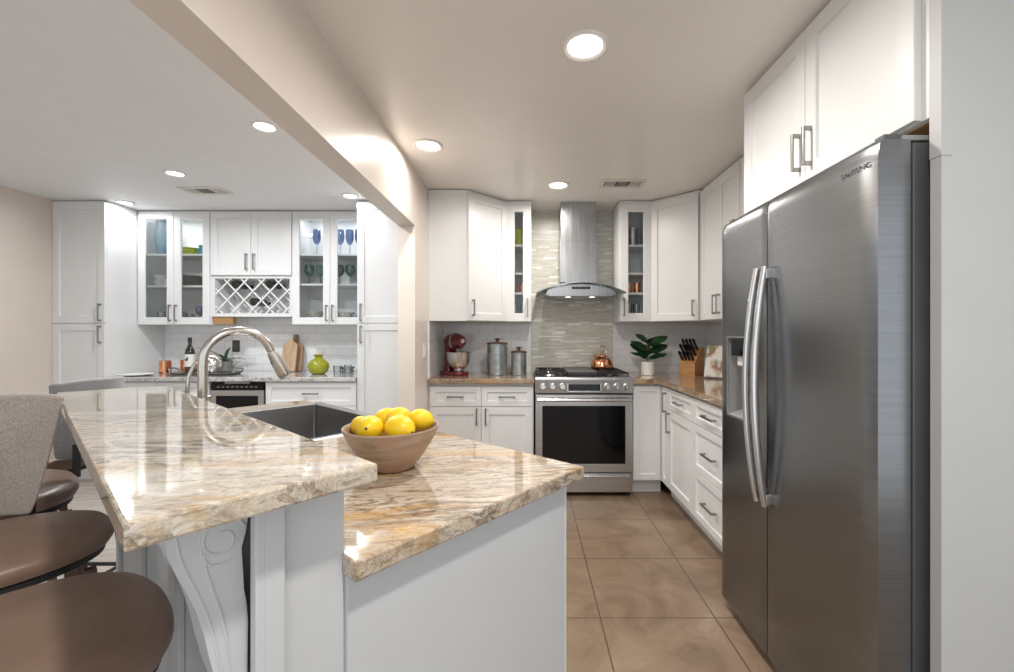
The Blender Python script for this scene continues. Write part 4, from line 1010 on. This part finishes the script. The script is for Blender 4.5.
# knife block and knives
kx, ky = 1.395, 3.70
t = thing('knife_block', 'honey wooden knife block full of black-handled knives', 'knife block', (kx, ky, ZT_), 0.75)
KP = [(0.0 - 0.065, 0), (0.105, 0), (0.105, 0.235), (0.062, 0.235), (-0.065, 0.105)]
b = MB(); b.prism(KP, -0.066, 0.066, Matrix(((1, 0, 0, 0), (0, 0, 1, 0), (0, 1, 0, 0), (0, 0, 0, 1))), bev=0.003); b.build('block', M['blockwood'], t)
BT = T(kx, ky, ZT_) @ Rz(0.75)
sl_dir = Vector((0.127, 0, 0.130)).normalized(); nrm = Vector((-sl_dir.z, 0, sl_dir.x))
for i in range(3):
    for j in range(4):
        base = Vector((-0.065, 0, 0.105)) + sl_dir * (0.028 + 0.058 * i) + Vector((0, -0.048 + 0.032 * j, 0)) + nrm * 0.0004
        o = bpy.data.objects.new('kitchen_knife', None); COL.objects.link(o)
        mw = BT @ Matrix.Translation(base) @ Ry(-math.atan2(-nrm.x, nrm.z))
        o.location = mw.translation; o.rotation_euler = mw.to_euler()
        tag(o, 'black-handled knife standing in the wooden knife block', 'knife', 'knives in the knife block')
        hl_ = 0.135 if i else 0.105
        b = MB(); b.tube([(0, 0, 0.008), (0.001, 0, 0.03), (-0.001, 0, hl_ * 0.6), (0.003, 0, hl_ * 0.9), (0.004, 0, hl_)], [0.0095, 0.0105, 0.0095, 0.0120, 0.009], 10, flat=(1.0, 1.15)); b.build('handle', M['black'], o, True)
        MB().lathe([(0, 0.0085), (0.008, 0.0085), (0.008, 0), (0, 0)], seg=12).build('bolster', M['alu'], o, True)
# cookbook leaning on the wall side
t = thing('cookbook', 'propped cookbook with food photo cover beside the fridge', 'book', (1.470, 3.36, ZT_ + 0.007), math.radians(-40))
lean = math.radians(-19)
b = MB(); b.box(-0.10, 0.10, -0.004, 0.0, 0.004, 0.262, 0.001, mat=Rx(lean)); b.build('front_cover', M['cover'], t)
b = MB(); b.box(-0.098, 0.098, 0.0004, 0.022, 0.006, 0.258, mat=Rx(lean)); b.build('pages', M['label'], t)
b = MB(); b.box(-0.10, 0.10, 0.0224, 0.026, 0.004, 0.262, 0.001, mat=Rx(lean)); b.build('back_cover', M['label'], t)
t = thing('book_stand', 'thin wire stand holding up the cookbook', 'stand', (1.470, 3.36, ZT_), math.radians(-40))
b = MB()
for sx in (-0.06, 0.06):
    p0 = Rx(lean) @ Vector((sx, 0.031, 0.20)); p1 = Rx(lean) @ Vector((sx, 0.033, 0.018))
    b.tube([p0, p1, (sx, p1.y + 0.002, 0.003), (sx, p1.y + 0.13, 0.003), p0], 0.003, 8)
b.build('frame', M['handle'], t)
# contents of the narrow glass cabinets
def tumbler(x, y, z, r, h, mat, label, group=None, name='tumbler', cat='glass', rz=0):
    o = MB().lathe([(0, 0), (r * 0.82, 0), (r * 0.86, 0.003), (r, h), (r * 0.94, h), (r * 0.78, 0.008), (0, 0.008)], seg=24).build(name, mat, None, True); o.location = (x, y, z + 0.0005)
    return tag(o, label, cat, group)
def mug(x, y, z, r, h, mat, label, group, rz=0.0):
    t = thing('mug', label, 'mug', (x, y, z + 0.0005), rz, group)
    MB().lathe([(0, 0), (r * 0.9, 0), (r, 0.006), (r, h), (r * 0.93, h), (r * 0.93, 0.008), (0, 0.008)], seg=28).build('body', mat, t, True)
    MB().tube([(r * 0.96, 0, h * 0.78), (r * 1.4, 0, h * 0.75), (r * 1.6, 0, h * 0.5), (r * 1.4, 0, h * 0.25), (r * 0.96, 0, h * 0.2)], r * 0.10, 8).build('handle', mat, t, True)
    return t
gxl = (XL + 0.600 + 0.027) / 2; gxr = (0.784 + XR - 0.600) / 2; gy = 3.80
tumbler(gxl, gy, 2.03, 0.048, 0.15, M['yellow_cer'], 'yellow canister on the top shelf left of the hood', name='canister', cat='canister')
mug(gxl - 0.045, gy - 0.02, 1.62, 0.032, 0.09, M['copper'], 'copper mug at the left of the shelf left of the hood', 'copper mugs in the narrow cabinets', 2.2)
mug(gxl + 0.035, gy + 0.0, 1.62, 0.032, 0.09, M['copper'], 'copper mug at the right of the shelf left of the hood', 'copper mugs in the narrow cabinets', 0.7)
tumbler(gxl - 0.035, gy, ZU0 + 0.018, 0.033, 0.13, M['clear'], 'clear tall glass on the left in the cabinet left of the hood', 'tall glasses in narrow cabinets')
tumbler(gxl + 0.04, gy + 0.02, ZU0 + 0.018, 0.033, 0.13, M['clear'], 'clear tall glass on the right in the cabinet left of the hood', 'tall glasses in narrow cabinets')
mug(gxr - 0.04, gy, 1.62, 0.032, 0.09, M['copper'], 'copper mug at the left of the shelf right of the hood', 'copper mugs in the narrow cabinets', 2.2)
mug(gxr + 0.04, gy, 1.62, 0.032, 0.09, M['copper'], 'copper mug at the right of the shelf right of the hood', 'copper mugs in the narrow cabinets', 0.7)
tumbler(gxr - 0.035, gy, ZU0 + 0.018, 0.033, 0.14, M['clear'], 'clear tall glass on the left in the cabinet right of the hood', 'tall glasses in narrow cabinets')
tumbler(gxr + 0.04, gy + 0.02, ZU0 + 0.018, 0.033, 0.14, M['clear'], 'clear tall glass on the right in the cabinet right of the hood', 'tall glasses in narrow cabinets')
tumbler(gxr, gy, 2.03, 0.05, 0.16, M['galv'], 'dark metal jar on the top shelf right of the hood', name='jar', cat='jar')
# light switch on the left kitchen wall
t = thing('light_switch', 'cream light switch on the wall end beside the mixer', 'switch', (XL, 3.27, 1.14))
MB().box(0.0004, 0.006, -0.036, 0.036, -0.058, 0.058, 0.002).build('plate', M['switch'], t)
MB().box(0.0062, 0.010, -0.015, 0.015, -0.032, 0.032, 0.001).build('rocker', M['white_plastic'], t)
t = thing('wall_outlet', 'pale wall outlet on tile behind the canisters', 'outlet', (-0.42, YB - 0.0085, 1.13))
MB().box(-0.036, 0.036, -0.006, -0.0004, -0.058, 0.058, 0.002).build('plate', M['white_plastic'], t)
MB().box(-0.016, 0.016, -0.008, -0.0062, -0.034, 0.034, 0.001).build('socket', M['switch'], t)

# ------------------------------------------------------------------ dining side cabinets
YP = 3.69                                    # carcass front of tall units (doors 20 mm proud)
def pantry(x0, w, label, hside):
    t = thing('pantry_cabinet', label, 'cabinet', (x0, YP, 0))
    carcass(t, w, YD - YP - 0.001, 0, ZC - 0.003, 0.1)
    hx = w - 0.035 if hside else 0.035
    add_door(t, G, -0.0005, 1.357, w - 2 * G, ZC - 1.357 - 0.02, hx, 0.09, 0.15)
    add_door(t, G, -0.0005, 0.11, w - 2 * G, 1.243, hx, 1.15, 0.15)
    return t
pantry(XD + 0.001, 0.449, 'tall white two-door pantry cabinet against the beige left wall', True)
pantry(-1.453, 0.549, 'tall white pantry cabinet beside the beam post', False)
# upper run
YU = 3.99; DU = YD - YU - 0.001
def glass_pair(x0, w, shelves, label):
    t = thing('glass_wall_cabinet', label, 'cabinet', (x0, YU, 0))
    open_carcass(t, w, DU, 1.350, ZC - 0.006, shelves)
    dw = (w - 0.004) / 2
    for k in range(2):
        pl = MB().lathe([(0, -0.008), (0.026, -0.008), (0.032, -0.006), (0.032, 0), (0, 0)], seg=20).build('puck_lamp', M['hoodlamp'], t, True, loc=(w * (0.28 + 0.44 * k), 0.13, ZC - 0.0245))
        la = bpy.data.lights.new('puck_light', 'AREA'); la.shape = 'DISK'; la.size = 0.05; la.energy = 0.55; la.color = (0.95, 0.975, 1.0)
        lo_ = bpy.data.objects.new('puck_light', la); COL.objects.link(lo_); lo_.parent = pl; lo_.location = (0, 0, -0.010)
        add_door(t, 0.002 + k * dw + G, -0.0005, 1.352, dw - 2 * G, ZC - 1.352 - 0.02, dw - 0.028 if k == 0 else 0.028, 0.105, 0.15, glass_=True, st=0.062)
    return t
glass_pair(-3.588, 0.663, [1.714, 2.006], 'white glass door cabinet with blue vase, left of wine rack')
glass_pair(-2.170, 0.700, [1.730, 2.006], 'white glass door cabinet of coloured goblets right of wine rack')
t = thing('wall_cabinet', 'white two-door wall cabinet above the wine rack', 'cabinet', (-2.923, YU, 0))
w = 0.751; carcass(t, w, DU, 1.800, ZC - 0.006)
for k in range(2):
    dw = (w - 0.004) / 2
    add_door(t, 0.002 + k * dw + G, -0.0005, 1.806, dw - 2 * G, ZC - 1.806 - 0.02, dw - 0.035 if k == 0 else 0.035, 0.12, 0.15)
t = thing('wine_rack', 'white diagonal lattice wine rack under the middle cabinet', 'wine rack', (-2.923, YU, 0))
b = MB(); z0, z1 = 1.425, 1.799; tt = 0.03
b.box(0, w, 0, DU, z0, z0 + tt); b.box(0, w, 0, DU, z1 - 0.022, z1); b.box(0, tt, 0, DU, z0 + tt, z1 - 0.022); b.box(w - tt, w, 0, DU, z0 + tt, z1 - 0.022); b.box(tt, w - tt, DU - 0.01, DU, z0 + tt, z1 - 0.022)
b.build('body', M['cab'], t)
ix0, ix1, iz0, iz1 = tt, w - tt, z0 + tt, z1 - 0.022
pitch = (iz1 - iz0) / 2
b = MB()
zc_, xc_ = (iz0 + iz1) / 2, w / 2
def slat_lines(sign):
    out = []
    for k in range(-8, 9):
        c = 0.041 + 0.165 * k                 # z - zc = sign * (x - xc) * 1.04 + c
        pts_ = []
        for x in (ix0, ix1):
            z = sign * (x - xc_) * 1.04 + c + zc_
            if iz0 <= z <= iz1: pts_.append((x, z))
        for z in (iz0, iz1):
            x = xc_ + (z - zc_ - c) / (sign * 1.04)
            if ix0 < x < ix1: pts_.append((x, z))
        if len(pts_) == 2 and math.hypot(pts_[0][0] - pts_[1][0], pts_[0][1] - pts_[1][1]) > 0.03:
            out.append(sorted(pts_))
    return out
for sign, y0_, y1_ in ((1, 0.004, 0.012), (-1, 0.0125, 0.0205)):
    for (ax, az), (bx_, bz) in slat_lines(sign):
        ln = math.hypot(bx_ - ax, bz - az); an = math.atan2(bz - az, bx_ - ax)
        b.box(0, ln, y0_, y1_, -0.006, 0.006, mat=T(ax, 0, az) @ Ry(-an))
b.build('lattice', M['cab'], t)
b = MB()
for sign, y0_, y1_ in ((1, 0.20, 0.208), (-1, 0.209, 0.217)):
    for (ax, az), (bx_, bz) in slat_lines(sign):
        ln = math.hypot(bx_ - ax, bz - az); an = math.atan2(bz - az, bx_ - ax)
        b.box(0, ln, y0_, y1_, -0.006, 0.006, mat=T(ax, 0, az) @ Ry(-an))
b.build('lattice', M['cab'], t)
def wine(loc, rot, label, group=None, lab=False, h=0.31):
    o = bpy.data.objects.new('wine_bottle', None); COL.objects.link(o); o.location = loc; o.rotation_euler = rot; tag(o, label, 'bottle', group)
    MB().lathe([(0, 0.004), (0.030, 0), (0.037, 0.006), (0.037, h * 0.58), (0.034, h * 0.66), (0.018, h * 0.76), (0.0145, h * 0.80), (0.0145, h * 0.90)], seg=28).build('body', M['bottle'], o, True)
    MB().lathe([(0.0155, h * 0.88), (0.0160, h * 0.97), (0.0165, h * 0.972), (0.0165, h), (0, h)], seg=24).build('foil', M['blackm'], o, True)
    if lab: 
        l = MB().lathe([(0.0373, h * 0.20), (0.0376, h * 0.20), (0.0376, h * 0.54), (0.0373, h * 0.54)], seg=28).build('label', M['label'], o, True)
        b = MB(); b.box(-0.012, 0.010, -0.0385, -0.0377, h * 0.36, h * 0.42); b.box(0.002, 0.014, -0.0385, -0.0377, h * 0.40, h * 0.46); b.build('label_mark', M['sw_dark'], l)
for (dx, dz, lb) in ((-0.180, 0.112, 'wine bottle lying in the upper left of the lattice rack'), (0.138, 0.112, 'wine bottle lying in the upper right of the lattice rack'), (-0.006, -0.052, 'wine bottle lying in the lower middle of the lattice rack')):
    wine((-2.923 + xc_ + dx, YU + 0.022, zc_ + dz), (-PI / 2, 0, 0), lb, 'bottles in the wine rack', h=0.255)
o = MB().box(-2.915, -2.735, 4.00, 4.06, 1.352, 1.4245, 0.003).build('wooden_box', M['boxwood']); tag(o, 'small plain wooden box fixed under the wine rack', 'box')

# base run
t = thing('base_cabinet', 'white dining base cabinet below the copper mugs', 'cabinet', (-3.594, YP - 0.01, 0))
w = 0.892; carcass(t, w, YD - YP - 0.0, 0, 0.861, 0.1)
for k in range(2):
    dw = w / 2; add_door(t, k * dw + G, -0.0005, 0.70, dw - 2 * G, 0.155, dw / 2, 0.077, 0.12, False, 'drawer', st=0.042); add_door(t, k * dw + G, -0.0005, 0.112, dw - 2 * G, 0.582, dw - 0.035 if k == 0 else 0.035, 0.5, 0.13)
t = thing('base_cabinet', 'white dining base cabinet with wide drawer below the green vase', 'cabinet', (-2.224, YP - 0.01, 0))
w = 0.769; carcass(t, w, YD - YP - 0.0, 0, 0.861, 0.1)
add_door(t, G, -0.0005, 0.655, w - 2 * G, 0.20, w / 2, 0.105, 0.13, False, 'drawer', st=0.045)
for k in range(2):
    dw = w / 2; add_door(t, k * dw + G, -0.0005, 0.112, dw - 2 * G, 0.538, dw - 0.035 if k == 0 else 0.035, 0.46, 0.13)
slab('countertop', [(-3.592, 3.635), (-1.456, 3.635), (-1.456, YD - 0.0085), (-3.592, YD - 0.0085)], 0.862, 0.90, M['granite_d'], 'grey and white granite countertop of the dining side run')
# built-in oven
t = thing('builtin_oven', 'stainless built-in oven under the dining counter', 'oven', (-2.4625, YP - 0.01, 0))
MB().box(-0.236, 0.236, 0.005, 0.57, 0.10, 0.858).build('body', M['black'], t)
MB().box(-0.225, 0.225, -0.022, 0.0045, 0.795, 0.842, 0.003).build('control_panel', M['blackglass'], t)
for k in range(9): MB().box(-0.17 + 0.04 * k, -0.15 + 0.04 * k, -0.0228, -0.0222, 0.812, 0.820).build('control_mark', M['midplastic'], t)
b = MB(); b.box(-0.225, 0.225, -0.026, 0.0045, 0.740, 0.788, 0.004); b.box(-0.225, 0.225, -0.026, 0.0045, 0.28, 0.33, 0.004); b.box(-0.225, -0.178, -0.026, 0.0045, 0.328, 0.742, 0.004); b.box(0.178, 0.225, -0.026, 0.0045, 0.328, 0.742, 0.004)
od = b.build('oven_door', M['steel'], t, True)
MB().box(-0.1775, 0.1775, -0.018, -0.004, 0.3305, 0.7395).build('window', M['blackglass'], od)
MB().box(-0.10, 0.11, -0.030, -0.0265, 0.846, 0.856, 0.001).build('vent_lip', M['steel'], t)
# dining counter things
ZD = 0.9005
for (xx, yy, lb, rz) in ((-3.325, 3.96, 'copper mug at the left end of the row', 2.4), (-3.235, 4.09, 'copper mug second from the left in the row', 5.0), (-3.135, 4.10, 'copper mug standing just behind the tray end', 0.8)):
    mug(xx, yy, ZD if xx < -3.2 else ZD, 0.046, 0.118, M['copper'], lb, 'copper mugs on the dining counter', rz)
t = thing('serving_tray', 'long pewter tray holding the wine bottle and silver ball', 'tray', (-2.895, 3.89, ZD), 0.0)
b = MB(); loft(b, [rr_(0.26, 0.08, 0.03, 0.0), rr_(0.275, 0.095, 0.03, 0.014), rr_(0.285, 0.105, 0.03, 0.018), rr_(0.285, 0.105, 0.03, 0.021), rr_(0.268, 0.088, 0.03, 0.016), rr_(0.255, 0.075, 0.03, 0.006)])
b.build('dish', M['galvtray'], t, True)
for sx in (-1, 1): MB().tube([(sx * 0.277, -0.06, 0.019), (sx * 0.300, -0.045, 0.05), (sx * 0.305, 0, 0.058), (sx * 0.300, 0.045, 0.05), (sx * 0.277, 0.06, 0.019)], 0.007, 10).build('handle', M['galvtray'], t, True)
wine((-3.045, 3.89, ZD + 0.0065), (0, 0, 0), 'dark wine bottle with white label standing on the tray', None, True, 0.325)
t = thing('ornament_ball', 'textured silver ornament ball on the tray', 'ornament', (-2.845, 3.89, ZD + 0.0065))
MB().lathe([(0, 0), (0.04, 0), (0.045, 0.006), (0.03, 0.012)], seg=24).build('base', M['silver'], t, True)
MB().ball((0, 0, 0.082), 0.072).build('ball', M['silver'], t, True)
t = thing('spiky_plant', 'small spiky grey-green plant behind the wine bottle', 'plant', (-2.93, 4.175, ZD))
MB().lathe([(0, 0), (0.05, 0), (0.065, 0.10), (0.060, 0.10), (0.055, 0.09), (0, 0.09)], seg=24).build('pot', M['grey_cer'], t, True)
for k in range(13):
    a = 2 * PI * k / 13 + 0.2; sn_ = math.sin(a)
    ln = 0.22 if sn_ < 0.3 else 0.10
    leaf_mesh((0, 0, 0.085), a, 0.75 + 0.25 * (k % 3), ln, 0.028, 0, 1.5).build('leaf', M['leaf2'], t, True)
o = MB().lathe([(0, 0), (0.09, 0), (0.12, 0.008), (0.13, 0.014), (0.127, 0.016), (0.09, 0.006), (0, 0.005)], seg=36).build('plate', M['white_cer'], None, True); o.location = (-3.43, 3.78, ZD); tag(o, 'flat white plate at the left end of the dining counter', 'plate')
t = thing('wall_outlet', 'dark wall outlet on the dining tile above the tray', 'outlet', (-2.885, YD - 0.0085, 1.145))
MB().box(-0.036, 0.036, -0.006, -0.0004, -0.058, 0.058, 0.002).build('plate', M['sw_dark'], t)
MB().box(-0.016, 0.016, -0.008, -0.0062, -0.034, 0.034, 0.001).build('socket', M['greyplastic'], t)
def board(x, w, h, y, mat, label, rz, hl_):
    t = thing('cutting_board', label, 'cutting board', (x, y, ZD), rz, 'wooden cutting boards')
    lean_ = Rx(math.radians(-10))
    b = MB(); poly = [(-w / 2, 0.0), (w / 2, 0.0), (w / 2, h - 0.03), (w / 2 - 0.03, h), (0.025, h + 0.004), (0.020, h + hl_), (-0.020, h + hl_), (-0.025, h + 0.004), (-w / 2 + 0.03, h), (-w / 2, h - 0.03)]
    b.prism(poly, -0.009, 0.009, lean_ @ Matrix(((1, 0, 0, 0), (0, 0, -1, 0), (0, 1, 0, 0), (0, 0, 0, 1))) @ T(0, 0.003, 0), bev=0.002)
    b.build('board', mat, t)
board(-2.285, 0.17, 0.27, 4.195, M['boardwood2'], 'darker wooden cutting board with handle at the back', 0, 0.09)
board(-2.305, 0.145, 0.285, 4.145, M['boardwood'], 'pale wooden cutting board leaning in front of the darker one', -0.1, 0.03)
t = thing('round_vase', 'round lime green glass vase on the dining counter', 'vase', (-1.905, 3.93, ZD))
MB().lathe([(0, 0), (0.05, 0), (0.075, 0.018), (0.092, 0.06), (0.088, 0.095), (0.06, 0.125), (0.034, 0.142), (0.03, 0.155), (0.044, 0.178), (0.040, 0.178), (0.026, 0.155), (0.02, 0.14), (0, 0.12)], seg=40).build('body', M['limeglass'], t, True)
for k, (xx, yy, rr__, hh, lb) in enumerate(((-1.735, 3.93, 0.036, 0.075, 'small clear tumbler right of the green vase'), (-1.655, 3.97, 0.034, 0.08, 'small clear tumbler nearest the dining pantry'))):
    tumbler(xx, yy, ZD, rr__, hh, M['clear'], lb, 'tumblers on the dining counter')
t = thing('pepper_mill', 'dark turned pepper mill behind the clear tumblers', 'mill', (-1.585, 4.09, ZD))
MB().lathe([(0, 0), (0.032, 0), (0.034, 0.02), (0.022, 0.06), (0.026, 0.10), (0.018, 0.125), (0, 0.125)], seg=24).build('body', M['lidwood'], t, True)
MB().ball((0, 0, 0.155), 0.032).build('cap', M['lidwood'], t, True)
o = MB().lathe([(0, 0), (0.05, 0), (0.06, 0.01), (0.05, 0.03), (0.07, 0.055), (0.066, 0.055), (0.045, 0.03), (0, 0.015)], seg=28).build('glass_dish', M['clear'], None, True); o.location = (-1.70, 4.07, ZD); tag(o, 'clear footed glass dish near the pepper mill', 'dish')
# glass cabinet contents
def goblet(x, y, z, h, r, mat, label, group):
    t = thing('goblet', label, 'goblet', (x, y, z + 0.0005), 0, group)
    MB().lathe([(0.0045, h * 0.42), (r * 0.45, h * 0.46), (r * 0.85, h * 0.58), (r, h * 0.74), (r * 0.86, h), (r * 0.82, h), (r * 0.95, h * 0.74), (r * 0.8, h * 0.59), (0, h * 0.47)], seg=24).build('cup', mat, t, True)
    MB().lathe([(0, 0), (r * 0.85, 0), (r * 0.85, 0.003), (0.008, 0.008), (0.0045, h * 0.2), (0.0045, h * 0.42), (0, h * 0.42)], seg=20).build('stem', M['clear'] if mat is not M['greenglass'] else mat, t, True)
ordn = ['leftmost', 'second from left', 'middle', 'fourth from left', 'rightmost']
for k, xx in enumerate((-2.015, -1.915, -1.79, -1.70, -1.612)):
    goblet(xx, 4.12, 2.006, 0.25, 0.038, M['blueglass'], '%s blue goblet on the top shelf of the right glass cabinet' % ordn[k], 'blue goblets')
for k, xx in enumerate((-2.085, -1.975, -1.80, -1.695, -1.585)):
    goblet(xx, 4.12, 1.730, 0.19, 0.046, M['greenglass'], '%s green goblet on the middle shelf of the right glass cabinet' % ordn[k], 'green goblets')
def dish(x, y, z, prof, mat, label, name, cat, seg=32, group=None):
    o = MB().lathe(prof, seg=seg).build(name, mat, None, True); o.location = (x, y, z + 0.0005); return tag(o, label, cat, group)
B0 = 1.368
dish(-2.02, 4.10, B0, [(0, 0), (0.04, 0), (0.055, 0.05), (0.075, 0.11), (0.068, 0.11), (0.05, 0.05), (0, 0.02)], M['basket'], 'pale shell-like bowl in the bottom of right glass cabinet', 'shell_bowl', 'bowl', 11)
dish(-1.74, 4.10, B0, [(0, 0), (0.05, 0), (0.07, 0.05), (0.09, 0.10), (0.086, 0.10), (0.065, 0.05), (0, 0.015)], M['basket'], 'woven-look tan bowl in the right bottom of goblet cabinet', 'bowl', 'bowl')
tumbler(-1.625, 4.06, B0, 0.035, 0.08, M['clear'], 'clear tumbler in the bottom right of the goblet cabinet')
dish(-3.475, 4.12, 2.006, [(0, 0), (0.046, 0), (0.056, 0.04), (0.072, 0.17), (0.074, 0.24), (0.062, 0.30), (0.064, 0.325), (0.059, 0.325), (0.057, 0.30), (0.06, 0.2), (0.04, 0.02), (0, 0.02)], M['tealglass'], 'tall blue vase on the top shelf of left glass cabinet', 'tall_vase', 'vase')
for k, dz in enumerate((0, 0.024, 0.048)):
    dish(-3.215, 4.12, 2.006 + dz, [(0, 0), (0.06, 0), (0.088, 0.022), (0.086, 0.0235), (0.058, 0.003), (0, 0.003)], M['yellow_cer'], ['lowest lime bowl of the small stack on the top shelf', 'middle lime bowl of the small stack on the top shelf', 'uppermost lime bowl of the small stack on the top shelf'][k], 'small_bowl', 'bowl', 32, 'stack of lime bowls')
dish(-3.085, 4.10, 2.006, [(0, 0), (0.03, 0), (0.045, 0.03), (0.04, 0.065), (0.03, 0.075), (0.036, 0.095), (0.03, 0.095), (0.02, 0.07), (0, 0.02)], M['teal_cer'], 'little teal jug beside the lime bowls', 'jug', 'jug')
for k in range(7):
    dish(-3.20, 4.12, 1.714 + 0.0145 * k, [(0, 0), (0.06, 0), (0.095 - 0.002 * k, 0.012), (0.094 - 0.002 * k, 0.0138), (0.06, 0.003), (0, 0.003)], M['grey_cer'], 'grey plate in the stack on the middle shelf', 'plate', 'plate', 32, 'stack of grey plates')
for k in range(2):
    dish(-3.49, 4.11, 1.714 + 0.055 * k, [(0, 0), (0.045, 0), (0.062, 0.05), (0.059, 0.052), (0.042, 0.006), (0, 0.006)], M['white_cer'], ['lower white bowl on the middle shelf of the left glass cabinet', 'upper white bowl on the middle shelf of the left glass cabinet'][k], 'small_bowl', 'bowl', 32, 'white bowls')
mug(-3.40, 4.09, 1.714, 0.034, 0.07, M['white_cer'], 'white cup beside the two white bowls', 'white cups', -0.6)
dish(-3.49, 4.12, B0, [(0, 0), (0.075, 0), (0.085, 0.05), (0.083, 0.05), (0.073, 0.004), (0, 0.004)], M['sw_dark'], 'dark round tray in the bottom of the left glass cabinet', 'round_tray', 'tray')
tumbler(-3.50, 4.12, B0 + 0.0045, 0.033, 0.10, M['clear'], 'clear glass standing in the dark round tray')
for k, xx in enumerate((-3.285, -3.205)):
    tumbler(xx, 4.10, B0, 0.034, 0.11 - 0.02 * k, M['clear'], ['taller clear glass in the bottom of the left glass cabinet', 'shorter clear glass beside the blue goblet'][k])
goblet(-3.11, 4.10, B0, 0.16, 0.04, M['blueglass'], 'single dark blue goblet in the bottom of left glass cabinet', 'blue goblets')
